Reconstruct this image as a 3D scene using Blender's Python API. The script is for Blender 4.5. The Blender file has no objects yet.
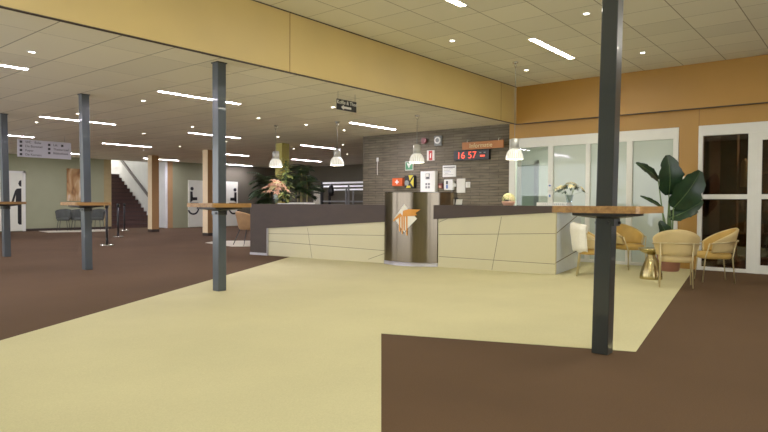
import bpy, bmesh, math, random
from mathutils import Vector, Matrix
random.seed(7)
scene = bpy.context.scene
COL = scene.collection
PI = math.pi
rad = math.radians

# ------------------------------------------------------------------ materials
def lin(c):
    c = c / 255.0
    return c / 12.92 if c <= 0.04045 else ((c + 0.055) / 1.055) ** 2.4
def rgb(r, g, b): return (lin(r), lin(g), lin(b), 1.0)

def base(name):
    m = bpy.data.materials.new(name); m.use_nodes = True
    nt = m.node_tree; b = nt.nodes['Principled BSDF']
    return m, nt, b

def mat(name, c, rough=0.5, metal=0.0, var=0.06, scale=8.0, bump=0.0, stretch=None, emit=None, es=0.0, alpha=1.0, trans=0.0, spec=0.5, coat=0.0):
    m, nt, b = base(name)
    col = rgb(*c)
    tc = nt.nodes.new('ShaderNodeTexCoord')
    mp = nt.nodes.new('ShaderNodeMapping')
    if stretch: mp.inputs['Scale'].default_value = stretch
    nt.links.new(tc.outputs['Object'], mp.inputs['Vector'])
    nz = nt.nodes.new('ShaderNodeTexNoise'); nz.inputs['Scale'].default_value = scale; nz.inputs['Detail'].default_value = 4
    nt.links.new(mp.outputs['Vector'], nz.inputs['Vector'])
    rp = nt.nodes.new('ShaderNodeValToRGB')
    rp.color_ramp.elements[0].position = 0.3; rp.color_ramp.elements[1].position = 0.7
    rp.color_ramp.elements[0].color = tuple(max(0, x * (1 - var)) for x in col[:3]) + (1,)
    rp.color_ramp.elements[1].color = tuple(min(1, x * (1 + var)) for x in col[:3]) + (1,)
    nt.links.new(nz.outputs['Fac'], rp.inputs['Fac'])
    nt.links.new(rp.outputs['Color'], b.inputs['Base Color'])
    b.inputs['Roughness'].default_value = rough
    b.inputs['Metallic'].default_value = metal
    b.inputs['Specular IOR Level'].default_value = spec
    b.inputs['Coat Weight'].default_value = coat
    b.inputs['Transmission Weight'].default_value = trans
    b.inputs['Alpha'].default_value = alpha
    if bump:
        bp = nt.nodes.new('ShaderNodeBump'); bp.inputs['Strength'].default_value = bump; bp.inputs['Distance'].default_value = 0.01
        nt.links.new(nz.outputs['Fac'], bp.inputs['Height']); nt.links.new(bp.outputs['Normal'], b.inputs['Normal'])
    if emit:
        b.inputs['Emission Color'].default_value = rgb(*emit); b.inputs['Emission Strength'].default_value = es
    return m

def emission(name, c, s):
    m = bpy.data.materials.new(name); m.use_nodes = True
    nt = m.node_tree; nt.nodes.clear()
    e = nt.nodes.new('ShaderNodeEmission'); o = nt.nodes.new('ShaderNodeOutputMaterial')
    e.inputs['Color'].default_value = rgb(*c); e.inputs['Strength'].default_value = s
    nt.links.new(e.outputs[0], o.inputs[0])
    return m

def tile_mat(name, c, line, tx, ty, ox, oy, wx=0.012, wy=0.012, rough=0.85):
    """suspended ceiling: mineral tiles between grid lines"""
    m, nt, b = base(name)
    g = nt.nodes.new('ShaderNodeNewGeometry'); s = nt.nodes.new('ShaderNodeSeparateXYZ')
    nt.links.new(g.outputs['Position'], s.inputs[0])
    def grid(out, off, size, w):
        a = nt.nodes.new('ShaderNodeMath'); a.operation = 'SUBTRACT'; a.inputs[1].default_value = off
        nt.links.new(out, a.inputs[0])
        p = nt.nodes.new('ShaderNodeMath'); p.operation = 'PINGPONG'; p.inputs[1].default_value = size / 2
        nt.links.new(a.outputs[0], p.inputs[0])
        l = nt.nodes.new('ShaderNodeMath'); l.operation = 'LESS_THAN'; l.inputs[1].default_value = w / 2
        nt.links.new(p.outputs[0], l.inputs[0]); return l
    gx = grid(s.outputs['X'], ox, tx, wx); gy = grid(s.outputs['Y'], oy, ty, wy)
    mx = nt.nodes.new('ShaderNodeMath'); mx.operation = 'MAXIMUM'
    nt.links.new(gx.outputs[0], mx.inputs[0]); nt.links.new(gy.outputs[0], mx.inputs[1])
    # a slightly different tone per tile
    sn = nt.nodes.new('ShaderNodeVectorMath'); sn.operation = 'SUBTRACT'; sn.inputs[1].default_value = (ox, oy, 0)
    nt.links.new(g.outputs['Position'], sn.inputs[0])
    dv = nt.nodes.new('ShaderNodeVectorMath'); dv.operation = 'DIVIDE'; dv.inputs[1].default_value = (tx, ty, 1)
    nt.links.new(sn.outputs[0], dv.inputs[0])
    fl = nt.nodes.new('ShaderNodeVectorMath'); fl.operation = 'FLOOR'; nt.links.new(dv.outputs[0], fl.inputs[0])
    wn = nt.nodes.new('ShaderNodeTexWhiteNoise'); wn.noise_dimensions = '2D'; nt.links.new(fl.outputs[0], wn.inputs['Vector'])
    rp = nt.nodes.new('ShaderNodeValToRGB')
    cc = rgb(*c)
    rp.color_ramp.elements[0].color = tuple(x * .94 for x in cc[:3]) + (1,)
    rp.color_ramp.elements[1].color = tuple(min(1, x * 1.05) for x in cc[:3]) + (1,)
    nt.links.new(wn.outputs['Value'], rp.inputs['Fac'])
    mix = nt.nodes.new('ShaderNodeMix'); mix.data_type = 'RGBA'
    nt.links.new(mx.outputs[0], mix.inputs[0]); nt.links.new(rp.outputs['Color'], mix.inputs[6]); mix.inputs[7].default_value = rgb(*line)
    nt.links.new(mix.outputs[2], b.inputs['Base Color']); b.inputs['Roughness'].default_value = rough
    return m

def brick_mat(name):
    m, nt, b = base(name)
    g = nt.nodes.new('ShaderNodeNewGeometry'); s = nt.nodes.new('ShaderNodeSeparateXYZ'); cb = nt.nodes.new('ShaderNodeCombineXYZ')
    nt.links.new(g.outputs['Position'], s.inputs[0])
    ad = nt.nodes.new('ShaderNodeMath'); nt.links.new(s.outputs['X'], ad.inputs[0]); nt.links.new(s.outputs['Y'], ad.inputs[1])
    nt.links.new(ad.outputs[0], cb.inputs['X']); nt.links.new(s.outputs['Z'], cb.inputs['Y'])
    br = nt.nodes.new('ShaderNodeTexBrick'); nt.links.new(cb.outputs[0], br.inputs['Vector'])
    br.inputs['Scale'].default_value = 1.0; br.inputs['Brick Width'].default_value = 0.48; br.inputs['Row Height'].default_value = 0.066
    br.inputs['Mortar Size'].default_value = 0.006; br.inputs['Mortar Smooth'].default_value = 0.3; br.inputs['Bias'].default_value = -0.1
    br.inputs['Color1'].default_value = rgb(106, 98, 82); br.inputs['Color2'].default_value = rgb(120, 111, 92); br.inputs['Mortar'].default_value = rgb(78, 70, 56)
    mp = nt.nodes.new('ShaderNodeMapping'); mp.inputs['Scale'].default_value = (3, 26, 1); nt.links.new(cb.outputs[0], mp.inputs['Vector'])
    nz = nt.nodes.new('ShaderNodeTexNoise'); nz.inputs['Scale'].default_value = 1.0; nz.inputs['Detail'].default_value = 5; nt.links.new(mp.outputs[0], nz.inputs['Vector'])
    rp = nt.nodes.new('ShaderNodeValToRGB'); rp.color_ramp.elements[0].position = .32; rp.color_ramp.elements[1].position = .68
    rp.color_ramp.elements[0].color = (.68, .68, .68, 1); rp.color_ramp.elements[1].color = (1.2, 1.2, 1.2, 1)
    nt.links.new(nz.outputs['Fac'], rp.inputs['Fac'])
    mix = nt.nodes.new('ShaderNodeMix'); mix.data_type = 'RGBA'; mix.blend_type = 'MULTIPLY'; mix.inputs[0].default_value = 1
    nt.links.new(br.outputs['Color'], mix.inputs[6]); nt.links.new(rp.outputs['Color'], mix.inputs[7])
    nt.links.new(mix.outputs[2], b.inputs['Base Color'])
    bp = nt.nodes.new('ShaderNodeBump'); bp.inputs['Strength'].default_value = .6; bp.inputs['Distance'].default_value = .02
    nt.links.new(mix.outputs[2], bp.inputs['Height']); nt.links.new(bp.outputs['Normal'], b.inputs['Normal'])
    b.inputs['Roughness'].default_value = .8
    return m

def carpet_mat(name, c, var, blotch=0.08):
    m, nt, b = base(name)
    g = nt.nodes.new('ShaderNodeNewGeometry')
    n1 = nt.nodes.new('ShaderNodeTexNoise'); n1.inputs['Scale'].default_value = 120; n1.inputs['Detail'].default_value = 3
    n2 = nt.nodes.new('ShaderNodeTexNoise'); n2.inputs['Scale'].default_value = 0.9; n2.inputs['Detail'].default_value = 3
    nt.links.new(g.outputs['Position'], n1.inputs['Vector']); nt.links.new(g.outputs['Position'], n2.inputs['Vector'])
    cc = rgb(*c)
    r1 = nt.nodes.new('ShaderNodeValToRGB')
    r1.color_ramp.elements[0].position = .25; r1.color_ramp.elements[1].position = .75
    r1.color_ramp.elements[0].color = tuple(x * (1 - var) for x in cc[:3]) + (1,); r1.color_ramp.elements[1].color = tuple(x * (1 + var) for x in cc[:3]) + (1,)
    nt.links.new(n1.outputs['Fac'], r1.inputs['Fac'])
    r2 = nt.nodes.new('ShaderNodeValToRGB'); r2.color_ramp.elements[0].position = .3; r2.color_ramp.elements[1].position = .7
    r2.color_ramp.elements[0].color = (1 - blotch,) * 3 + (1,); r2.color_ramp.elements[1].color = (1 + blotch * .4,) * 3 + (1,)
    nt.links.new(n2.outputs['Fac'], r2.inputs['Fac'])
    mix = nt.nodes.new('ShaderNodeMix'); mix.data_type = 'RGBA'; mix.blend_type = 'MULTIPLY'; mix.inputs[0].default_value = 1
    nt.links.new(r1.outputs['Color'], mix.inputs[6]); nt.links.new(r2.outputs['Color'], mix.inputs[7])
    nt.links.new(mix.outputs[2], b.inputs['Base Color'])
    bp = nt.nodes.new('ShaderNodeBump'); bp.inputs['Strength'].default_value = .25; bp.inputs['Distance'].default_value = .005
    nt.links.new(n1.outputs['Fac'], bp.inputs['Height']); nt.links.new(bp.outputs['Normal'], b.inputs['Normal'])
    b.inputs['Roughness'].default_value = .95; b.inputs['Specular IOR Level'].default_value = .15
    return m

def wood_mat(name, c1, c2, scale=1.0, rough=.45):
    m, nt, b = base(name)
    tc = nt.nodes.new('ShaderNodeTexCoord'); mp = nt.nodes.new('ShaderNodeMapping'); mp.inputs['Scale'].default_value = (2 * scale, 14 * scale, 14 * scale)
    nt.links.new(tc.outputs['Object'], mp.inputs['Vector'])
    nz = nt.nodes.new('ShaderNodeTexNoise'); nz.inputs['Scale'].default_value = 2; nz.inputs['Detail'].default_value = 6; nz.inputs['Distortion'].default_value = .6
    nt.links.new(mp.outputs[0], nz.inputs['Vector'])
    rp = nt.nodes.new('ShaderNodeValToRGB'); rp.color_ramp.elements[0].position = .3; rp.color_ramp.elements[1].position = .7
    rp.color_ramp.elements[0].color = rgb(*c1); rp.color_ramp.elements[1].color = rgb(*c2)
    nt.links.new(nz.outputs['Fac'], rp.inputs['Fac']); nt.links.new(rp.outputs['Color'], b.inputs['Base Color'])
    b.inputs['Roughness'].default_value = rough
    return m

def glass_mat(name, tint=(235, 240, 238), rough=0.0, refl=0.12):
    """thin pane: mostly see-through with a Fresnel mirror reflection"""
    m = bpy.data.materials.new(name); m.use_nodes = True
    nt = m.node_tree; nt.nodes.clear()
    t = nt.nodes.new('ShaderNodeBsdfTransparent'); t.inputs['Color'].default_value = rgb(*tint)
    gl = nt.nodes.new('ShaderNodeBsdfGlossy'); gl.inputs['Roughness'].default_value = rough; gl.inputs['Color'].default_value = (.9, .9, .9, 1)
    lw = nt.nodes.new('ShaderNodeLayerWeight'); lw.inputs['Blend'].default_value = refl
    mix = nt.nodes.new('ShaderNodeMixShader'); o = nt.nodes.new('ShaderNodeOutputMaterial')
    pw = nt.nodes.new('ShaderNodeMath'); pw.operation = 'POWER'; pw.inputs[1].default_value = 4
    ml = nt.nodes.new('ShaderNodeMath'); ml.operation = 'MULTIPLY_ADD'; ml.inputs[1].default_value = .6; ml.inputs[2].default_value = refl * .4; ml.use_clamp = True
    lw.inputs['Blend'].default_value = .5
    nt.links.new(lw.outputs['Facing'], pw.inputs[0]); nt.links.new(pw.outputs[0], ml.inputs[0]); nt.links.new(ml.outputs[0], mix.inputs[0]); nt.links.new(t.outputs[0], mix.inputs[1]); nt.links.new(gl.outputs[0], mix.inputs[2]); nt.links.new(mix.outputs[0], o.inputs[0])
    return m

def lampshade_mat(name):
    m = bpy.data.materials.new(name); m.use_nodes = True
    nt = m.node_tree; b = nt.nodes['Principled BSDF']
    tc = nt.nodes.new('ShaderNodeTexCoord'); s = nt.nodes.new('ShaderNodeSeparateXYZ'); nt.links.new(tc.outputs['Object'], s.inputs[0])
    at = nt.nodes.new('ShaderNodeMath'); at.operation = 'ARCTAN2'; nt.links.new(s.outputs['Y'], at.inputs[0]); nt.links.new(s.outputs['X'], at.inputs[1])
    mu = nt.nodes.new('ShaderNodeMath'); mu.operation = 'MULTIPLY'; mu.inputs[1].default_value = 24; nt.links.new(at.outputs[0], mu.inputs[0])
    sn = nt.nodes.new('ShaderNodeMath'); sn.operation = 'SINE'; nt.links.new(mu.outputs[0], sn.inputs[0])
    rp = nt.nodes.new('ShaderNodeMapRange'); rp.inputs['From Min'].default_value = -1; rp.inputs['To Min'].default_value = .14; rp.inputs['To Max'].default_value = .62
    nt.links.new(sn.outputs[0], rp.inputs['Value'])
    nt.links.new(rp.outputs[0], b.inputs['Emission Strength']); b.inputs['Emission Color'].default_value = rgb(255, 250, 232)
    b.inputs['Base Color'].default_value = rgb(206, 204, 190); b.inputs['Roughness'].default_value = .15
    return m

M = {}
M['cream_carpet'] = carpet_mat('cream carpet', (205, 198, 152), .07, .07)
M['brown_carpet'] = carpet_mat('brown carpet', (88, 67, 46), .14, .10)
M['pale_carpet'] = carpet_mat('pale floor patch', (205, 200, 180), .06)
M['ceil_low'] = tile_mat('lower ceiling tiles', (232, 225, 202), (150, 142, 120), 0.625, 1.25, 2.54, 6.80, .013, .007)
M['ceil_up'] = tile_mat('upper ceiling tiles', (222, 217, 196), (146, 138, 116), 0.6175, 0.6575, 7.355, 2.01, .009, .013)
M['orange_wall'] = mat('dimmed orange wall board', (172, 128, 56), .5, var=.05, scale=1.2)  # darker copy of the bulkhead orange, standing for the light's falloff
M['orange'] = mat('orange painted board', (198, 172, 106), .5, var=.05, scale=1.2)
M['orange_dark'] = mat('orange seam', (120, 84, 40), .7)
M['edge_dark'] = mat('dark edge strip', (58, 44, 34), .6)
M['brick'] = brick_mat('grey brown slate bricks')
M['olive'] = mat('olive wall paint', (150, 152, 120), .8, var=.03, scale=2)
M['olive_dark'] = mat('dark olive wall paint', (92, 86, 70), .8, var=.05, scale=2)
M['tan_paint'] = mat('tan wall paint', (178, 138, 92), .8, var=.04)
M['white_wall'] = mat('white stairwell plaster', (224, 226, 222), .8, var=.04, scale=3)
M['white_frame'] = mat('white lacquered frame', (226, 226, 216), .4, var=.02)
M['steel_paint'] = mat('dark grey gloss steel paint', (40, 44, 42), .3, var=.06, scale=5, coat=.4)
M['steel_lit_blue'] = mat('steel paint in bluish light', (66, 74, 80), .3, var=.06, scale=5, coat=.3)  # same column paint, lighter and bluer to carry the bluish light
M['black_steel'] = mat('black steel', (32, 32, 33), .45)
M['oak'] = wood_mat('oak edge wood', (130, 92, 46), (178, 134, 72))
M['counter'] = mat('dark brown counter laminate', (60, 46, 36), .6, var=.12, scale=3, stretch=(1, 1, 3))
M['panel'] = mat('cream gloss panel', (202, 194, 152), .35, var=.02, scale=2)
M['panel_side'] = mat('pale grey gloss panel', (212, 218, 224), .3, var=.03)
M['seam'] = mat('panel seam', (112, 106, 88), .7)
M['plinth'] = mat('brushed plinth strip', (176, 172, 176), .35, metal=.6)
M['brushed'] = mat('brushed stainless steel', (124, 114, 99), .2, metal=1.0, var=.10, scale=6, stretch=(30, 30, .3))
_nt = M['brushed'].node_tree; _tg = _nt.nodes.new('ShaderNodeTangent'); _tg.direction_type = 'RADIAL'; _tg.axis = 'Z'
_nt.links.new(_tg.outputs[0], _nt.nodes['Principled BSDF'].inputs['Tangent']); _nt.nodes['Principled BSDF'].inputs['Anisotropic'].default_value = .85; _nt.nodes['Principled BSDF'].inputs['Anisotropic Rotation'].default_value = .25
M['white'] = mat('white plastic', (236, 236, 230), .45, var=.02)
M['offwhite'] = mat('off white card', (226, 224, 212), .6, var=.02)
M['logo_orange'] = mat('orange emblem', (222, 148, 52), .5, var=.02)
M['logo_white'] = mat('white emblem', (240, 236, 222), .5, var=.02)
M['black'] = mat('black plastic', (20, 20, 21), .4)
M['ink'] = mat('dark print', (52, 52, 60), .6)
M['info_orange'] = mat('orange brown sign board', (178, 112, 52), .5)
M['corner_tan'] = mat('ochre corner paint', (160, 142, 96), .8)
M['navy'] = mat('dark navy sign', (36, 38, 46), .4)
M['sign_grey'] = mat('pale lilac grey sign', (206, 204, 216), .5, var=.02)
M['red'] = mat('red plastic', (190, 40, 30), .45)
M['dark_red'] = mat('dark red plastic', (110, 34, 28), .4)
M['green'] = mat('green sign', (70, 140, 96), .5)
M['aid_orange'] = mat('orange first aid box', (224, 92, 34), .5)
M['yellow'] = mat('yellow plastic', (214, 196, 50), .5)
M['grey'] = mat('grey plastic', (130, 132, 130), .5)
M['blue'] = mat('blue print', (84, 116, 178), .5)
M['digit'] = mat('red lit digits', (220, 60, 40), .5, emit=(255, 82, 52), es=1.2)
M['gold_velvet'] = mat('gold velvet', (186, 150, 72), .7, var=.12, scale=5)
M['beige_velvet'] = mat('beige velvet', (196, 172, 116), .7, var=.08, scale=5)
M['brass'] = mat('brushed brass', (188, 172, 122), .27, metal=1, var=.05)
M['brass_leg'] = mat('pale brass tube', (200, 184, 138), .4, metal=.7, var=.03)
M['towel'] = mat('white terry cloth', (238, 234, 216), .95, var=.05, scale=60, bump=.5)
M['terracotta'] = mat('rose brown pot', (146, 96, 78), .5, var=.06)
M['leaf'] = mat('dark green leaf', (34, 58, 36), .35, var=.3, scale=7)
M['leaf2'] = mat('palm green', (34, 54, 27), .45, var=.3, scale=9)
M['leaf3'] = mat('pale green leaf', (178, 190, 112), .5, var=.25, scale=9)
M['leaf4'] = mat('grey green leaf', (84, 108, 82), .5, var=.25, scale=9)
M['stem'] = mat('green stem', (94, 120, 66), .5)
M['pale_stem'] = mat('pale green stem', (150, 168, 130), .5)
M['cane'] = mat('pale cane', (168, 158, 104), .5, var=.15, scale=20)
M['soil'] = mat('potting soil', (50, 38, 28), .95)
M['pink'] = mat('pale pink petals', (232, 180, 150), .6, var=.12, scale=12)
M['petal'] = mat('cream petals', (238, 226, 170), .6, var=.08, scale=12)
M['vase_glass'] = glass_mat('vase glass', (226, 234, 238), refl=.25)
M['grey_velvet'] = mat('dark grey green upholstery', (72, 76, 70), .75, var=.1)
M['grey_leg'] = mat('dark chair leg', (48, 50, 50), .5)
M['tan_uph'] = mat('tan upholstery', (166, 128, 86), .65, var=.1)
M['tan_rim'] = mat('pale tan piping', (212, 170, 112), .6)
M['pillar_lit'] = mat('beige lit pillar face', (240, 216, 172), .7, var=.03)  # light on the pillar's left side, put into the colour
M['pillar_shaded'] = mat('tan shaded pillar face', (156, 116, 68), .7, var=.03)  # shade on the other pillar sides, put into the colour
M['pillar_olive'] = mat('yellow green pillar paint', (176, 164, 84), .7, var=.03)
M['brown_step'] = mat('dark brown stair covering', (74, 50, 42), .75, var=.1)
M['step_edge'] = mat('stair nosing', (52, 34, 30), .7)
M['rail_grey'] = mat('grey handrail', (112, 108, 104), .5)
M['skirting'] = mat('dark skirting', (56, 44, 38), .6)
M['chrome'] = mat('chrome', (210, 210, 208), .15, metal=1)
M['neck'] = mat('satin grey lamp neck', (190, 190, 184), .35, metal=.4)
M['door_white'] = mat('white door leaf', (226, 226, 208), .5, var=.02)
M['frost'] = mat('frosted pane', (180, 190, 176), .05, var=.02, scale=1, emit=(186, 200, 190), es=.06)  # faint glow stands in for office light coming through the pane
M['room_white'] = mat('pale office wall', (216, 216, 202), .8, var=.02)
M['office_door'] = mat('grey green office door', (150, 162, 148), .5, var=.03)
M['glass'] = glass_mat('clear pane')
M['dark_glass'] = glass_mat('dark pane', (170, 160, 150), refl=.14)
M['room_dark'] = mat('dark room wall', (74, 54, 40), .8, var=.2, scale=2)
M['wood_dark'] = wood_mat('brown wood pillar', (110, 74, 48), (140, 98, 64), .4, .6)
M['tube'] = emission('tube light', (255, 249, 234), 72.0)
M['tube_low'] = emission('cool tube light', (246, 238, 255), 94.0)
M['spot'] = emission('downlight', (255, 246, 225), 22.0)
M['shade'] = lampshade_mat('ribbed glass shade')
M['bulb'] = emission('bulb', (255, 240, 205), 20.0)
M['stair_lamp'] = emission('stairwell lamp', (255, 246, 240), 14.0)
M['office_fill'] = emission('office fill light', (250, 255, 246), 50.0)  # added fill for the office interior
M['dark_room_fill'] = emission('dark room fill light', (255, 225, 190), 120.0)  # added fill for the room behind the dark glass
M['floor_room'] = mat('office floor', (140, 136, 124), .7)
M['rack_white'] = mat('glowing white hangers', (230, 228, 228), .4, emit=(240, 236, 240), es=.35)  # no lamp: the glow makes the hangers look brightly lit
M['art'] = None

def art_mat():
    m, nt, b = base('abstract painting')
    tc = nt.nodes.new('ShaderNodeTexCoord'); mp = nt.nodes.new('ShaderNodeMapping'); mp.inputs['Scale'].default_value = (3.2, 1, 1.3); mp.inputs['Location'].default_value = (.9, 0, .4)
    nt.links.new(tc.outputs['Object'], mp.inputs['Vector'])
    nz = nt.nodes.new('ShaderNodeTexNoise'); nz.inputs['Scale'].default_value = 1.1; nz.inputs['Detail'].default_value = 2; nz.inputs['Distortion'].default_value = .7
    nt.links.new(mp.outputs[0], nz.inputs['Vector'])
    rp = nt.nodes.new('ShaderNodeValToRGB'); cr = rp.color_ramp
    cr.elements[0].position = .28; cr.elements[0].color = rgb(92, 66, 42)
    cr.elements[1].position = .72; cr.elements[1].color = rgb(226, 214, 190)
    e = cr.elements.new(.42); e.color = rgb(160, 116, 68)
    e = cr.elements.new(.55); e.color = rgb(196, 160, 110)
    nt.links.new(nz.outputs['Fac'], rp.inputs['Fac']); nt.links.new(rp.outputs['Color'], b.inputs['Base Color']); b.inputs['Roughness'].default_value = .7
    return m
M['art'] = art_mat()

# ------------------------------------------------------------------ mesh builder
class MB:
    def __init__(s): s.bm = bmesh.new(); s.mats = []
    def mi(s, m):
        if m not in s.mats: s.mats.append(m)
        return s.mats.index(m)
    def face(s, pts, m, smooth=False):
        vs = [s.bm.verts.new(p) for p in pts]
        f = s.bm.faces.new(vs); f.material_index = s.mi(m); f.smooth = smooth; return f
    def box(s, a, b, m, bevel=0.0, rot=0.0, piv=None):
        a, b = Vector(a), Vector(b)
        lo = Vector((min(a.x, b.x), min(a.y, b.y), min(a.z, b.z))); hi = Vector((max(a.x, b.x), max(a.y, b.y), max(a.z, b.z)))
        r = bmesh.ops.create_cube(s.bm, size=1.0)
        vs = r['verts']
        d = hi - lo; c = (hi + lo) / 2
        for v in vs: v.co = Vector((v.co.x * d.x, v.co.y * d.y, v.co.z * d.z)) + c
        fs = set(f for v in vs for f in v.link_faces); mi = s.mi(m)
        for f in fs: f.material_index = mi
        if bevel > 0:
            es = list(set(e for v in vs for e in v.link_edges))
            rr = bmesh.ops.bevel(s.bm, geom=es, offset=min(bevel, min(d) * .45), segments=2, affect='EDGES', profile=.6)
            for f in rr['faces']: f.material_index = mi
            vs = list(set(v for f in rr['faces'] for v in f.verts) | set(v for v in vs if v.is_valid))
        if rot:
            bmesh.ops.rotate(s.bm, verts=[v for v in vs if v.is_valid], cent=piv or c, matrix=Matrix.Rotation(rot, 3, 'Z'))
        return s
    def prism(s, poly, z0, z1, m, mtop=None):
        """poly: (x,y) list; z0/z1 numbers or per-vertex lists"""
        n = len(poly)
        Z0 = z0 if isinstance(z0, (list, tuple)) else [z0] * n
        Z1 = z1 if isinstance(z1, (list, tuple)) else [z1] * n
        lo = [s.bm.verts.new((p[0], p[1], Z0[i])) for i, p in enumerate(poly)]
        hi = [s.bm.verts.new((p[0], p[1], Z1[i])) for i, p in enumerate(poly)]
        fs = [s.bm.faces.new(lo[::-1]), s.bm.faces.new(hi)]
        for i in range(n): fs.append(s.bm.faces.new((lo[i], lo[(i + 1) % n], hi[(i + 1) % n], hi[i])))
        for f in fs: f.material_index = s.mi(m)
        if mtop: fs[1].material_index = s.mi(mtop)
        return s
    def tube(s, pts, r, m, n=8, caps=True, smooth=True):
        pts = [Vector(p) for p in pts]; rings = []
        R = r if isinstance(r, (list, tuple)) else [r] * len(pts)
        prev = None
        for i, p in enumerate(pts):
            t = (pts[min(i + 1, len(pts) - 1)] - pts[max(i - 1, 0)]).normalized()
            up = prev if prev is not None else (Vector((0, 0, 1)) if abs(t.z) < .9 else Vector((1, 0, 0)))
            x = t.cross(up)
            if x.length < 1e-4: x = t.cross(Vector((0, 1, 0)))
            x.normalize(); y = x.cross(t).normalized(); prev = y
            rings.append([s.bm.verts.new(p + R[i] * (math.cos(2 * PI * k / n) * x + math.sin(2 * PI * k / n) * y)) for k in range(n)])
        mi = s.mi(m)
        for a, b in zip(rings, rings[1:]):
            for k in range(n):
                f = s.bm.faces.new((a[k], a[(k + 1) % n], b[(k + 1) % n], b[k])); f.material_index = mi; f.smooth = smooth
        if caps:
            for ring in (rings[0][::-1], rings[-1]):
                f = s.bm.faces.new(ring); f.material_index = mi
        return s
    def lathe(s, prof, m, n=24, c=(0, 0, 0), smooth=True, close=False, sx=1.0, sy=1.0):
        rings = []
        for r, z in prof:
            if r < 1e-5: rings.append([s.bm.verts.new((c[0], c[1], c[2] + z))])
            else: rings.append([s.bm.verts.new((c[0] + sx * r * math.cos(2 * PI * k / n), c[1] + sy * r * math.sin(2 * PI * k / n), c[2] + z)) for k in range(n)])
        mi = s.mi(m)
        for a, b in zip(rings, rings[1:]):
            for k in range(n):
                k2 = (k + 1) % n
                va = [a[k % len(a)], a[k2 % len(a)]] if len(a) > 1 else [a[0]]
                vb = [b[k2], b[k]] if len(b) > 1 else [b[0]]
                if len(va) + len(vb) < 3: continue
                f = s.bm.faces.new(va + vb); f.material_index = mi; f.smooth = smooth
        return s
    def grid(s, P, m, smooth=True):
        V = [[s.bm.verts.new(p) for p in row] for row in P]; mi = s.mi(m)
        for a, b in zip(V, V[1:]):
            for k in range(len(a) - 1):
                f = s.bm.faces.new((a[k], a[k + 1], b[k + 1], b[k])); f.material_index = mi; f.smooth = smooth
        return s
    def build(s, name, parent=None, loc=None, rotz=0.0, recalc=True):
        if recalc: bmesh.ops.recalc_face_normals(s.bm, faces=s.bm.faces[:])
        me = bpy.data.meshes.new(name); s.bm.to_mesh(me); s.bm.free()
        for m in s.mats: me.materials.append(m)
        o = bpy.data.objects.new(name, me); COL.objects.link(o)
        if parent: o.parent = parent
        if loc is not None: o.location = loc
        if rotz: o.rotation_euler = (0, 0, rotz)
        return o

def tag(o, label, cat, group=None):
    o['label'] = label; o['category'] = cat
    if group: o['group'] = group
    return o
def struct(o): o['kind'] = 'structure'; return o
def thing(name, label, cat, loc=(0, 0, 0), rotz=0.0, group=None):
    o = bpy.data.objects.new(name, None); COL.objects.link(o); o.empty_display_size = .1
    o.location = loc; o.rotation_euler = (0, 0, rotz)
    return tag(o, label, cat, group)
def dup(o, loc, rotz=0.0, label=None):
    r = o.copy(); COL.objects.link(r); r.location = loc; r.rotation_euler = (0, 0, rotz)
    if label: r['label'] = label
    for ch in list(o.children):
        c = ch.copy(); COL.objects.link(c); c.parent = r
        for g in list(ch.children):
            d = g.copy(); COL.objects.link(d); d.parent = c
    return r
def text(name, body, size, m, parent, mtx, align='CENTER', xs=1.0):
    cu = bpy.data.curves.new(name, 'FONT'); cu.body = body; cu.size = size; cu.align_x = align; cu.align_y = 'CENTER'; cu.extrude = .0015
    t = bpy.data.objects.new(name, cu); COL.objects.link(t)
    bpy.context.view_layer.update()
    me = bpy.data.meshes.new_from_object(t.evaluated_get(bpy.context.evaluated_depsgraph_get()))
    bpy.data.objects.remove(t); bpy.data.curves.remove(cu)
    me.materials.clear(); me.materials.append(m)
    me.transform(mtx @ Matrix.Diagonal((xs, 1, 1, 1)))
    o = bpy.data.objects.new(name, me); COL.objects.link(o)
    if parent: o.parent = parent
    return o
# text frames: on a wall facing -x (reads left to right along -y) / facing -y (reads along +x)
FX = Matrix(((0, 0, -1, 0), (-1, 0, 0, 0), (0, 1, 0, 0), (0, 0, 0, 1)))
FY = Matrix(((1, 0, 0, 0), (0, 0, -1, 0), (0, 1, 0, 0), (0, 0, 0, 1)))
def at(F, x, y, z): return Matrix.Translation((x, y, z)) @ F

# ------------------------------------------------------------------ camera (eye 1.13 m up)
f, pitch, roll, yaw = 598.19, -.0209913, .0060384, .6888208
Fv = Vector((math.cos(yaw) * math.cos(pitch), math.sin(yaw) * math.cos(pitch), math.sin(pitch)))
R0 = Vector((math.sin(yaw), -math.cos(yaw), 0)); U0 = R0.cross(Fv)
Rv = R0 * math.cos(roll) + U0 * math.sin(roll); Uv = -R0 * math.sin(roll) + U0 * math.cos(roll)
cam = bpy.data.cameras.new('camera'); cam.sensor_width = 36; cam.lens = f / 768 * 36; cam.clip_start = .05; cam.clip_end = 200
co = bpy.data.objects.new('camera', cam); COL.objects.link(co)
mw = Matrix((Rv, Uv, -Fv)).transposed().to_4x4(); mw.translation = Vector((0, 0, 1.13)); co.matrix_world = mw
scene.camera = co

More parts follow.
